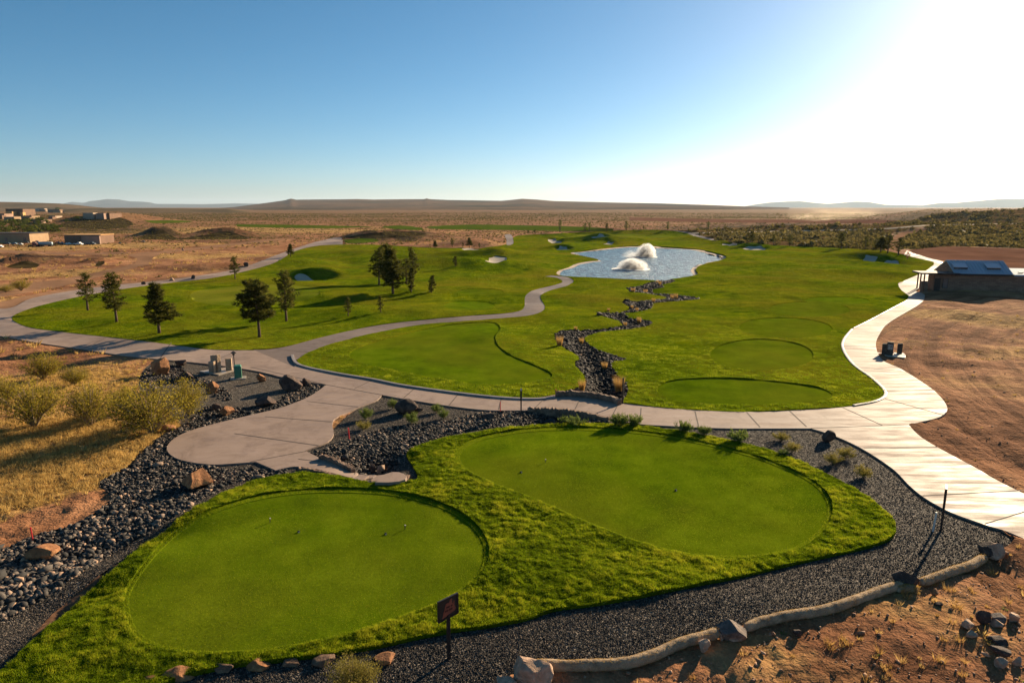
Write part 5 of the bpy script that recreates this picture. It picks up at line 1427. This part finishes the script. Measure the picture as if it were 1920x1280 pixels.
tee_sign(977, 774, 730, math.radians(88), "black sign seen edge-on beside the main path left of the bridge", bw=0.5, bh=0.55, thick=0.09, face=False)
def stake(bx, by, top, mat, label, wpx=3.0, group="red survey stakes", lean=(0, 0), name="survey_stake"):
    p = P1(bx, by); h = height_for(p, top); w = max(0.03, wpx * depth_of(p) / 1280)
    mb = MB().tube([(0, 0, -0.1), (lean[0] * h, lean[1] * h, h)], [w / 2, w / 2 * 0.9], 6)
    o = mb.build(name, M[mat]); o.location = p
    return tag(o, label, "stake", group)
stake(655, 823, 802, 'redpaint', "red stake at the cobbles right of the plaza", 3.2, lean=(-0.05, 0))
stake(62, 1014, 988, 'redpaint', "red stake at the left edge of the cobble bed", 3.2, lean=(-0.04, 0))
stake(938, 772, 753, 'redpaint', "thin red stake left of the black edge-on sign by the path", 2.0)
stake(1042, 743, 729, 'redpaint', "thin red stake at the left end of the far parapet", 2.0)
stake(1167, 758, 708, 'blackmetal', "tall thin black post at the right end of the far parapet", 3.4, None, name="marker_post")
stake(1749, 996, 960, 'whitepaint', "white leaning stake left of the black sign by the pale path", 4.0, None, lean=(0.06, 0), name="white_stake")
stake(484, 472 + 57, 524, 'twig', "tiny pale stick on the far putting green side", 1.2, None, name="thin_stick")

pg = P1(440, 690)
h = height_for(pg, 659)
root = thing("path_lantern", "dark lantern with a pitched cap on a thin pole behind the green box", "lantern", pg)
MB().tube([(0, 0, -.1), (0, 0, h - .22)], 0.035, 8).build("pole", M['blackmetal'], root)
MB().tube([(0, 0, h - .24), (0, 0, h - .10)], 0.09, 8).build("housing", M['blackmetal'], root)
MB().tube([(0, 0, h - .12), (0, 0, h - .10), (0, 0, h + 0.04)], [0.2, 0.2, 0.02], 4).build("cap", M['blackmetal'], root)

# little tee markers and pegs on the two front tees
def peg(bx, by, label, h=0.15):
    p = P1(bx, by)
    root = thing("tee_peg", label, "tee marker", (p[0], p[1], p[2] + 0.02), 0, "markers standing on the front tees")
    MB().tube([(0, 0, -.03), (0.02, 0, h)], [0.012, 0.016], 8).build("stem", M['blackmetal'], root)
    MB().tube([(0.02, 0, h), (0.02, 0, h + 0.02)], [0.03, 0.022], 8).build("cap", M['whitepaint'], root)
def marker(bx, by, label):
    p = P1(bx, by)
    root = thing("tee_marker", label, "tee marker", (p[0], p[1], p[2] + 0.02), 0.4, "markers standing on the front tees")
    MB().box((0, 0, 0.035), (0.09, 0.07, 0.07), taper=0.7).build("block", M['blackmetal'], root, bevel=0.01)
    MB().box((0.0, -0.046, 0.03), (0.04, 0.008, 0.03)).build("face_plate", M['signpale'], root)
peg(506, 981, "slim peg with a long shadow at the back left of the left tee", 0.17)
marker(560, 999, "dark block marker at the back of the left tee")
marker(723, 1003, "dark block marker near the right side of the left tee")
peg(759, 994, "slim peg with a long shadow near the right side of the left tee", 0.17)
peg(1022, 868, "slim peg with a shadow at the left of the right tee", 0.15)
marker(977, 887, "dark block marker at the left of the right tee")
marker(1267, 921, "dark block marker in the middle of the right tee")

# stone monuments
def slab(root, c, w, d, h, mat, nm="slab", top=0.0, yaw=0.0, seed=1):
    mb = MB(); x, y = w / 2, d / 2
    vs = [(-x, -y, -.05), (x, -y, -.05), (x, y, -.05), (-x, y, -.05), (-x, -y, h - top), (x, -y, h), (x, y, h + 0.01), (-x, y, h - top * 0.8)]
    Rm = Matrix.Rotation(yaw, 3, 'Z')
    mb.add([Rm @ Vector(v) + Vector(c) for v in vs], [(0, 3, 2, 1), (4, 5, 6, 7), (0, 1, 5, 4), (1, 2, 6, 5), (2, 3, 7, 6), (3, 0, 4, 7)])
    return mb.build(nm, M[mat], root, bevel=0.02)
p = P1(412, 700); D = depth_of(p) / 1280
root = thing("stone_monument", "three tan stone slabs on a concrete pad beside the path junction", "monument", p)
pad = [P1(374, 698), P1(398, 694), P1(440, 688), P1(443, 695), P1(410, 704)]
MB().prism([(q[0] - p[0], q[1] - p[1]) for q in pad][::-1], -0.1, 0.06).build("pad", M['concrete_pale'], root, bevel=0.01)
def lo(px, py): q = P1(px, py); return (q[0] - p[0], q[1] - p[1], 0.05)
slab(root, lo(406, 697), 19 * D, 0.28, 1.16, 'slabstone', "tall_slab", 0.1, -0.5)
slab(root, lo(399, 700), 11 * D, 0.24, 0.78, 'slabstone', "low_slab", 0.02, -0.2)
slab(root, lo(430, 695), 11 * D, 0.22, 0.82, 'slabstone', "side_slab", 0.0, 0.2)
p = P1(447, 709); D = depth_of(p) / 1280
root = thing("utility_box", "green metal utility box with a sloped lid on a concrete pad", "utility box", p, 0.35)
MB().box((0, 0, 0.0), (0.95, 0.75, 0.1)).build("pad", M['concrete_pale'], root, bevel=0.01)
w = 13 * D
MB().box((0, 0, 0.40), (w, w * 0.8, 0.75)).build("cabinet", M['greenbox'], root, bevel=0.03)
MB().add([(-w * .53, -w * .45, .77), (w * .53, -w * .45, .77), (w * .53, w * .45, .77), (-w * .53, w * .45, .77), (-w * .4, -w * .3, .86), (w * .4, -w * .3, .86), (w * .4, w * .42, .89), (-w * .4, w * .42, .89)],
         [(0, 3, 2, 1), (4, 5, 6, 7), (0, 1, 5, 4), (1, 2, 6, 5), (2, 3, 7, 6), (3, 0, 4, 7)]).build("lid", M['greenbox'], root, bevel=0.015)
MB().box((0, -w * .42, .45), (w * .72, 0.012, .5)).build("door", M['greenbox'], root, bevel=0.005)

p = P1(1667, 667); D = depth_of(p) / 1280
root = thing("tee_monument", "dark stone marker with a pale lettered plate beside the bend of the right path", "monument", p, -0.55, "stone markers at the right path")
pad = MB().box((0.1, 0.15, 0.02), (1.9, 1.0, 0.08)).build("pad", M['concrete_pale'], root, bevel=0.01)
s1 = slab(root, (0.02, 0.0, 0.05), 11 * D, 0.24, 1.0, 'slabdark', "front_slab", -0.02)
slab(root, (-0.34, 0.16, 0.05), 9 * D, 0.22, 0.85, 'slabdark', "rear_slab", 0.04)
pl = MB().box((0.02, -0.132, 0.70), (8 * D, 0.02, 0.36)).build("plate", M['signpale'], root)
tx = MB()
for i, (x, z, ww, hh_) in enumerate([(-.1, .78, .03, .12), (-.04, .80, .09, .03), (-.01, .74, .03, .12), (.06, .77, .05, .14), (.12, .74, .02, .2), (-.1, .62, .12, .03), (.02, .60, .03, .12), (-.13, .70, .02, .2), (.08, .61, .07, .03)]):
    tx.box((x + 0.02, -0.145, z), (ww, 0.004, hh_))
tx.build("lettering", M['slabdark'], pl)
q = P1(1686, 664)
root = thing("stone_marker", "single dark stone slab standing right of the lettered marker", "monument", q, -0.3, "stone markers at the right path")
slab(root, (0, 0, 0), 8 * D, 0.22, 0.85, 'slabdark', "slab", 0.03)
MB().box((0, 0, 0.02), (0.7, 0.6, 0.08)).build("base", M['concrete_pale'], root)

# ---- the clubhouse kiosk on the right
def brick_mat():
    m, n, b = new_mat("split_face_block")
    v = coords(n)
    br = N(n, "ShaderNodeTexBrick"); br.inputs["Scale"].default_value = 1.0
    br.inputs["Brick Width"].default_value = 0.4; br.inputs["Row Height"].default_value = 0.2; br.inputs["Mortar Size"].default_value = 0.01
    br.inputs["Color1"].default_value = (0.20, 0.115, 0.075, 1); br.inputs["Color2"].default_value = (0.30, 0.18, 0.12, 1); br.inputs["Mortar"].default_value = (0.12, 0.085, 0.065, 1)
    sx = N(n, "ShaderNodeSeparateXYZ"); n.links.new(v, sx.inputs[0])
    cb = N(n, "ShaderNodeCombineXYZ"); n.links.new(math_(n, 'ADD', sx.outputs[0], sx.outputs[1]), cb.inputs[0]); n.links.new(sx.outputs[2], cb.inputs[1])
    n.links.new(cb.outputs[0], br.inputs["Vector"])
    setc(n, b, br.outputs[0], 0.9, 0.2)
    bump(n, b, noise(n, v, 8, 4), 0.5, 0.03)
    return m
M['brick'] = brick_mat()
M['roofmetal'] = simple("standing_seam_metal", (0.33, 0.38, 0.43, 1), 0.35, 0.5, 0.08, 0.6, metallic=0.2)
M['roofblue'] = simple("pale_blue_membrane", (0.20, 0.29, 0.38, 1), 0.85, 0.08, 0.08, 0.6)
M['fascia'] = simple("dark_brown_fascia", (0.05, 0.035, 0.028, 1), 0.7, 0.3)
M['tanwall'] = simple("tan_stucco", (0.36, 0.24, 0.14, 1), 0.9, 0.15, 0.12, 0.7)
M['glass'] = simple("window_glass", (0.10, 0.12, 0.12, 1), 0.12, 0.6, 0.1)
M['woodpost'] = simple("rust_brown_timber", (0.22, 0.10, 0.06, 1), 0.8, 0.2)
Y0 = 86.0; X = lambda px, D=86.0: (px - 960) / 1280 * (D * CP + 10 * SP)
root = thing("kiosk_building", "brown block building with a standing seam metal roof and a porch at the right edge", "building", (X(1752, 88.0), 88.0, 0.0), math.radians(-12))
gx = lambda px, D=86.0: X(px, D) - X(1752)
x1, x2, x3 = gx(1786), gx(1877), gx(1960)
wl = MB().box((gx(1788) / 2, 1.2, 1.2), (gx(1788), 2.4, 2.6)).box(((gx(1788) + x3) / 2, 3.2, 1.2), (x3 - gx(1788), 6.4, 2.6)).build("wall", M['brick'], root)
# gable roof
ex0, ex1 = gx(1783), gx(1882)
def roof_quad(nm, a, b, mat, parent, th=0.12):
    """a,b: front and back edge (x0,x1,y,z)"""
    vs = [(a[0], a[2], a[3]), (a[1], a[2], a[3]), (b[1], b[2], b[3]), (b[0], b[2], b[3])]
    vs += [(x, y, z - th) for x, y, z in vs]
    return MB().add(vs, [(0, 1, 2, 3), (7, 6, 5, 4), (0, 4, 5, 1), (1, 5, 6, 2), (2, 6, 7, 3), (3, 7, 4, 0)]).build(nm, mat, parent)
rf = roof_quad("roof", (ex0, ex1, -0.35, 2.62), (ex0, ex1, 2.9, 4.15), M['roofmetal'], root)
roof_quad("rear_roof", (ex0, ex1, 6.6, 2.55), (ex0, ex1, 2.9, 4.15), M['roofmetal'], root)
mb = MB()
for i in range(17):
    x = ex0 + (ex1 - ex0) * (i + 0.5) / 17
    mb.tube([(x, -0.34, 2.65), (x, 2.88, 4.18)], 0.03, 4)
mb.build("seams", M['roofmetal'], rf)
MB().box(((ex0 + ex1) / 2, -0.39, 2.53), (ex1 - ex0 + 0.05, 0.06, 0.24)).build("gutter", M['fascia'], rf)
mb = MB()
for sx in (ex0 + 0.15, ex1 - 0.15):
    mb.add([(sx - .1, 0, 2.45), (sx - .1, 6.3, 2.45), (sx - .1, 2.9, 4.0), (sx + .1, 0, 2.45), (sx + .1, 6.3, 2.45), (sx + .1, 2.9, 4.0)], [(0, 1, 2), (5, 4, 3), (0, 3, 4, 1), (1, 4, 5, 2), (2, 5, 3, 0)])
mb.build("gable", M['brick'], root)
for (a, b) in ((gx(1786), gx(1810)), (gx(1843), gx(1866))):
    roof_quad("dormer", (a, b, 0.75, 3.42), (a, b, 1.9, 3.86), M['roofmetal'], root, 0.08)
    MB().box(((a + b) / 2, 0.78, 3.22), (b - a, 0.05, 0.30)).build("louvre", M['fascia'], root)
roof_quad("flat_roof", (x2 - 0.3, x3 + 0.4, -0.25, 2.62), (x2 - 0.3, x3 + 0.4, 9.2, 2.72), M['roofblue'], root, 0.2)
MB().box(((x2 + x3) / 2, -0.02, 2.36), (x3 - x2, 0.1, 0.2)).build("tan_band", M['tanwall'], root)
MB().box((gx(1905), 1.5, 2.78), (0.5, 0.4, 0.12)).build("vent", M['fascia'], root)
MB().box(((gx(1722) + gx(1790)) / 2, 0.75, 2.62), (gx(1790) - gx(1722), 3.2, 0.2)).build("porch_roof", M['fascia'], root, bevel=0.02)
for a, yy in ((1730, -0.6), (1737, 2.0), (1747, -0.6), (1732, 2.0)):
    MB().box((gx(a), yy, 1.25), (0.14, 0.14, 2.8)).build("post", M['woodpost'], root)
MB().box((gx(1733), -0.2, 0.75), (0.75, 0.5, 1.7)).build("counter", M['brick'], root, bevel=0.02)
wf = MB().box((gx(1770), -0.03, 1.35), (0.62, 0.08, 1.25)).build("window", M['fascia'], root)
MB().box((gx(1770), -0.08, 1.35), (0.5, 0.03, 1.12)).build("pane", M['glass'], wf)
MB().box((gx(1756), -0.03, 0.98), (0.75, 0.08, 2.0)).build("door", M['fascia'], root)
MB().box((gx(1820), -0.55, 0.12), (9.0, 0.12, 0.08)).build("pipe_rail", M['greenbox'], root)

# ---- houses, sheds and vehicles far left
def house(name, label, x0p, x1p, by, top, mat, depth, roofmat=None, parapet=True, wins=(), cat="house", group="desert houses on the rise", extra=()):
    p = P1((x0p + x1p) / 2, by); D = depth_of(p) / 1280
    root = thing(name, label, cat, p, 0, group)
    w = (x1p - x0p) * D; h = height_for(p, top)
    MB().box((0, depth / 2, h / 2 - 0.5), (w, depth, h + 1.0)).build("wall", M[mat], root)
    MB().box((0, depth / 2, h + 0.08), (w * 1.03, depth * 1.03, 0.16)).build("roof", M[roofmat or 'fascia'], root)
    for (f0, f1, z0, z1) in wins:
        MB().box(((f0 + f1 - 1) / 2 * w, -0.04, (z0 + z1) / 2 * h), ((f1 - f0) * w, 0.1, (z1 - z0) * h)).build("window", M['glass'], root)
    for (f0, f1, hh0, mt, dd) in extra:
        MB().box(((f0 + f1 - 1) / 2 * w, -dd / 2 - 0.02, h * hh0 / 2 - 0.3), ((f1 - f0) * w, dd, h * hh0 + 0.6)).build("wing", M[mt], root)
    return root
M['orangewall'] = simple("orange_stucco", (0.62, 0.34, 0.14, 1), 0.9, 0.15, 0.1, 0.5)
M['brownwall'] = simple("brown_stucco", (0.20, 0.12, 0.08, 1), 0.9, 0.15, 0.15, 0.5)
M['cream'] = simple("cream_stucco", (0.40, 0.30, 0.22, 1), 0.9, 0.15, 0.1, 0.5)
M['pinkwall'] = simple("pinkish_stucco", (0.34, 0.22, 0.16, 1), 0.9, 0.15, 0.1, 0.5)
house("desert_house", "cream two-tier house highest on the left skyline", 46, 62, 391, 383, 'pinkwall', 14, 'cream', wins=[(.2, .35, .35, .7), (.6, .8, .35, .7)], extra=[(-0.3, .2, .6, 'brownwall', 4)])
house("desert_house", "brown house with a glowing orange front wall on the left rise", 12, 44, 404, 392, 'brownwall', 14, wins=[(.15, .25, .4, .7)], extra=[(.3, .68, .62, 'orangewall', 6), (.98, 1.14, .5, 'orangewall', 3)])
house("desert_house", "small tan house below the orange one", 8, 27, 414, 407, 'tanwall', 10, 'cream', wins=[(.2, .4, .3, .75), (.6, .8, .3, .75)])
house("desert_house", "flat-roofed brown house on the rocky knoll", 156, 206, 409, 400, 'brownwall', 14, wins=[(.3, .36, .35, .7), (.55, .62, .35, .7), (.8, .86, .35, .7)], extra=[(.18, .56, 1.12, 'cream', 5), (.62, .92, 1.02, 'pinkwall', 4)])
house("desert_house", "pale low house at the left edge of the skyline", 22, 42, 391, 384, 'brownwall', 12, 'pinkwall', wins=[(.4, .6, .35, .7)])
house("long_building", "long plain tan building at the left edge behind the parked vehicles", -60, 57, 457, 438, 'tanwall', 9, group=None, cat="building", wins=[(.6, .64, .25, .6), (.9, .94, .25, .6)])
house("shed_building", "brown shed with a row of small windows and a lighter right half", 122, 190, 457.5, 441, 'brownwall', 7, 'orangewall', group=None, cat="shed", wins=[(.08 + i * .09, .12 + i * .09, .62, .75) for i in range(4)] + [(.55, .75, .05, .5)], extra=[(.5, 1.0, .92, 'pinkwall', .6)])

for a_ in [("desert_house", "pale house with a dark band of windows right of the cream skyline house", 66, 84, 397, 391, 'cream', 9, 'brownwall'),
           ("desert_house", "low brown house farthest right along the ridge", 90, 112, 399, 393, 'brownwall', 9, 'tanwall'),
           ("desert_house", "small pink house at the very left edge of the rise", -6, 9, 409, 401, 'pinkwall', 9, 'brownwall'),
           ("desert_house", "tan house between the grove and the orange house", 40, 60, 412, 405, 'tanwall', 8, 'brownwall'),
           ("desert_house", "brown house half hidden in the grove", 62, 82, 419, 412, 'brownwall', 8, 'pinkwall'),
           ("desert_house", "little cream house below the ridge road", 92, 104, 410, 405, 'cream', 7, 'brownwall'),
           ("desert_house", "dark flat house at the top left corner of the rise", -4, 14, 391, 385, 'brownwall', 8, 'tanwall')]:
    house(*a_, wins=[(.12, .26, .3, .7), (.42, .56, .3, .7), (.72, .86, .3, .7)], extra=[(0.55, 1.2, 0.7, a_[8], 4)])
M['truckred'] = simple("faded_red_paint", (0.25, 0.05, 0.035, 1), 0.5, 0.4, 0.15)
M['steel'] = simple("dull_steel_tank", (0.28, 0.36, 0.38, 1), 0.35, 0.5, 0.1)
M['tyre'] = simple("tyre_rubber", (0.02, 0.02, 0.02, 1), 0.9, 0.2)
M['carwhite'] = simple("white_car_paint", (0.7, 0.7, 0.68, 1), 0.35, 0.5, 0.05)
M['cardark'] = simple("dark_car_paint", (0.03, 0.04, 0.05, 1), 0.35, 0.5, 0.05)
M['carblue'] = simple("blue_grey_car_paint", (0.16, 0.24, 0.30, 1), 0.35, 0.5, 0.05)
def wheels(root, xs, y, r):
    for x in xs:
        for yy in (-y, y):
            MB().tube([(x, yy - 0.12, r), (x, yy + 0.12, r)], r, 12).build("wheel", M['tyre'], root)
def car(x0p, x1p, by, mat, label, kind='car', group="vehicles parked in front of the sheds"):
    p = P1((x0p + x1p) / 2, by); D = depth_of(p) / 1280; L = (x1p - x0p) * D; k = L
    root = thing({'car': 'parked_car', 'pickup': 'pickup_truck', 'tanker': 'tank_truck', 'digger': 'small_excavator', 'tractor': 'semi_truck'}[kind], label, {'car': 'car', 'pickup': 'pickup', 'tanker': 'tanker', 'digger': 'excavator', 'tractor': 'truck'}[kind], p, 0, group)
    h = 0.34 * k; r = 0.075 * k
    if kind in ('car', 'pickup'):
        out = [(-.5, .16), (-.5, .5), (-.44, .56), (-.22, .58), (-.1, .95), (.22, .97), (.36, .6), (.5, .55), (.5, .16)] if kind == 'car' else [(-.5, .2), (-.5, .55), (-.0, .55), (.02, .95), (.24, .97), (.32, .58), (.5, .52), (.5, .2)]
        mb = MB(); n = len(out); y = 0.19 * k
        vs = [(a * k, -y, b * h) for a, b in out] + [(a * k, y, b * h) for a, b in out]
        mb.add(vs, [tuple(range(n)), tuple(range(n, 2 * n))[::-1]] + [(i, n + i, n + (i + 1) % n, (i + 1) % n) for i in range(n)])
        mb.build("body", M[mat], root, bevel=0.03 * k)
        MB().box((0.08 * k if kind == 'car' else 0.13 * k, 0, 0.76 * h), (0.24 * k if kind == 'car' else 0.14 * k, 0.39 * k, 0.2 * h)).build("windows", M['glass'], root)
        wheels(root, (-.3 * k, .3 * k), 0.17 * k, r)
    elif kind == 'tanker':
        MB().tube([(-.5 * k, 0, .62 * h), (-.47 * k, 0, .62 * h), (.47 * k, 0, .62 * h), (.5 * k, 0, .62 * h)], [.2 * h, .34 * h, .34 * h, .2 * h], 16).build("tank", M['steel'], root, True)
        MB().box((0, 0, .28 * h), (.9 * k, .16 * k, .1 * h)).build("chassis", M['cardark'], root)
        wheels(root, (-.38 * k, -.25 * k, .3 * k, .42 * k), .09 * k, .06 * k)
    elif kind == 'tractor':
        MB().box((.1 * k, 0, .6 * h * 1.3), (.34 * k, .3 * k, .8 * h * 1.3)).build("cab", M[mat], root, bevel=.03 * k)
        MB().box((.38 * k, 0, .45 * h * 1.2), (.24 * k, .26 * k, .4 * h)).build("bonnet", M[mat], root, bevel=.03 * k)
        MB().box((.2 * k, 0, .95 * h * 1.1), (.17 * k, .31 * k, .25 * h)).build("windows", M['glass'], root)
        MB().box((-.25 * k, 0, .32 * h), (.5 * k, .2 * k, .12 * h)).build("chassis", M['cardark'], root)
        wheels(root, (-.38 * k, -.22 * k, .36 * k), .13 * k, .085 * k)
    else:
        MB().box((0, 0, .62 * h), (.5 * k, .4 * k, .6 * h)).build("cab", M[mat], root, bevel=.02 * k)
        MB().box((0, 0, .16 * h), (.8 * k, .5 * k, .3 * h)).build("tracks", M['tyre'], root, bevel=.04 * k)
        MB().tube([(.2 * k, 0, .7 * h), (.45 * k, 0, 1.6 * h), (.7 * k, 0, 1.2 * h), (.75 * k, 0, .5 * h)], [.05 * k] * 4, 6).build("boom", M['orangewall'], root)
    return root
car(73, 99, 462, 'steel', "steel tank trailer right of the red truck", 'tanker')
car(54, 73, 462.5, 'truckred', "faded red truck coupled before the steel tank", 'tractor')
for i, (a, b, y, m_, kd, lb) in enumerate([(-8, 6, 464, 'carwhite', 'pickup', "white pickup nearest the left edge, in front of the others"), (-2, 8, 456, 'carwhite', 'car', "white car behind the nearest pickup"), (9, 19, 458, 'cardark', 'car', "dark car second from the left edge"), (22, 32, 458, 'carblue', 'car', "blue-grey car in front of the tan building"),
      (34, 43, 459, 'carwhite', 'car', "white car left of the red truck"), (46, 54, 456, 'cardark', 'pickup', "dark pickup behind the red truck"), (62, 74, 455, 'cardark', 'pickup', "dark pickup behind the tank trailer"), (103, 112, 456, 'cardark', 'car', "dark car between the tank and the shed"),
      (110, 120, 457, 'carblue', 'pickup', "blue-grey pickup at the left corner of the shed"), (121, 134, 459, 'carwhite', 'car', "low white car in front of the shed's windows"), (138, 155, 459.5, 'carwhite', 'pickup', "long pale pickup before the middle of the shed"), (163, 179, 459, 'cardark', 'pickup', "dark truck at the right end of the shed")]):
    car(a, b, y, m_, lb, kd)
car(221, 229, 457, 'cardark', "small excavator standing right of the shed", 'digger')
car(264, 272, 454, 'cardark', "dark boxy vehicle alone on the open dirt", 'car')

# ---- fountains
def volume_mat(name, col, dens, an, noise_scale=None, cut=0.42):
    m = bpy.data.materials.new(name); m.use_nodes = True
    n = m.node_tree; n.nodes.remove(n.nodes["Principled BSDF"])
    v = N(n, "ShaderNodeVolumePrincipled")
    v.inputs["Color"].default_value = col; v.inputs["Density"].default_value = dens; v.inputs["Anisotropy"].default_value = an
    n.links.new(v.outputs[0], n.nodes["Material Output"].inputs["Volume"])
    if noise_scale:
        tc = N(n, "ShaderNodeTexCoord")
        ln = N(n, "ShaderNodeVectorMath", operation='LENGTH'); n.links.new(tc.outputs["Object"], ln.inputs[0])
        fall = math_(n, 'SUBTRACT', 1.0, ln.outputs["Value"], True)
        nz = noise(n, tc.outputs["Object"], noise_scale, 3, 0.6)
        d = math_(n, 'MULTIPLY', math_(n, 'MULTIPLY', fall, ramp(n, nz, [(cut, (0, 0, 0)), (cut + 0.25, (1, 1, 1))])), dens)
        n.links.new(d, v.inputs["Density"])
    return m
M['spray'] = leafy("water_spray", (0.75, 0.78, 0.8, 1), (0.85, 0.87, 0.88, 1), (0.95, 0.95, 0.93, 1), 0.85, 0.1, 0.5)
def fountain(cx, by, wpx, hpx, drift, label, seed, skew=0.0):
    r = np.random.default_rng(seed)
    p = at_z(cx, by, POND_Z); D = depth_of(p) / 1280; R = wpx * D / 2; H = hpx * D
    root = thing("fountain", label, "fountain", p, 0, "fountains spraying on the pond")
    # a dense mist core and droplets thrown round it
    V, F = ICO[3]
    mo = mesh_obj("mist", V * (1, 1, 1), F, volume_mat("water_mist", (1, 1, 1, 1), 9.0, 0.65, 4.5, 0.44), root)
    mo.scale = (R * 1.25, R * 1.1, H * 1.15); mo.location = (0, 0, 0.05)
    if drift > 0.15:
        m2_ = mesh_obj("mist", V * (1, 1, 1), F, volume_mat("drifting_mist", (1, 1, 1, 1), 1.0, 0.55, 2.0, 0.4), root)
        m2_.scale = (R * 1.5, R, H * 0.62); m2_.location = (-R * 1.3, 0, 0.1)
    n = 9000
    a = r.uniform(0, 6.28, n); k = np.sqrt(r.uniform(0.1, 1, n)); t = r.random(n) ** 0.8
    z = H * (1 - (k * t) ** 2.2) * r.uniform(0.6, 1.12, n); rad = R * k * t * 1.1
    c = np.column_stack([rad * np.cos(a) + z * skew, rad * np.sin(a), np.maximum(z, 0.02)])
    m2 = r.random(n) < drift
    c[m2, 0] -= r.gamma(1.3, R * 0.42, m2.sum()); c[m2, 2] *= r.random(m2.sum())
    V, F = leaf_cloud(c, r.uniform(0.02, 0.055, n) * D / 0.1, 1.0, seed)
    mesh_obj("spray", V, F, M['spray'], root, False, {'v': np.repeat(r.random(n), 4)})
    n = 9000
    a = r.uniform(0, 6.28, n); k = np.sqrt(r.uniform(0, 1, n)) * 1.25
    c = np.column_stack([R * k * np.cos(a) - R * 0.25 * r.random(n) * (drift > 0), R * k * np.sin(a), r.uniform(0, 0.08, n)])
    V, F = leaf_cloud(c, 0.16, 1.0, seed + 1); 
    mesh_obj("foam", V, F, M['spray'], root, False, {'v': np.repeat(r.random(n), 4)})
    MB().tube([(0, 0, -.1), (0, 0, .15)], [0.4, 0.3], 12).build("float", M['blackmetal'], root)
fountain(1186, 505, 52, 19, 0.10, "nearer low domed fountain spray on the pond", 81)
fountain(1211, 482, 34, 23, 0.22, "farther taller fountain spray with mist drifting left", 82, 0.15)
fountain(1216, 470, 22, 10, 0.0, "small spray just visible behind the farther fountain", 83, 0.1)

# ---- blowing dust and the air itself
def dust(cx, by, wpx, hpx, dens, seed):
    p = P1(cx, by); D = depth_of(p) / 1280
    V, F = ICO[3]
    o = mesh_obj("dust", V, F, volume_mat("dust_cloud", (0.95, 0.82, 0.64, 1), dens, 0.6, 2.2))
    o.location = (p[0], p[1], p[2] + hpx * D * 0.35); o.scale = (wpx * D / 2, wpx * D / 2.5, hpx * D * 0.7)
    o.rotation_euler = (0, 0, seed)
    tag(o, kind='stuff')
dust(1560, 412, 190, 28, 0.012, 0.0)
dust(1500, 411, 60, 12, 0.022, 0.6)
if True:
    Vb = np.array([(x, y, z) for z in (-60, 330) for (x, y) in ((-30000, -26000), (30000, -26000), (30000, 30000), (-30000, 30000))], float)
    hz = mesh_obj("haze", Vb, [(0, 3, 2, 1), (4, 5, 6, 7), (0, 1, 5, 4), (1, 2, 6, 5), (2, 3, 7, 6), (3, 0, 4, 7)], volume_mat("air", (0.66, 0.82, 1.0, 1), 3.0e-5, 0.25))
    hz.visible_shadow = True
    tag(hz, kind='stuff')
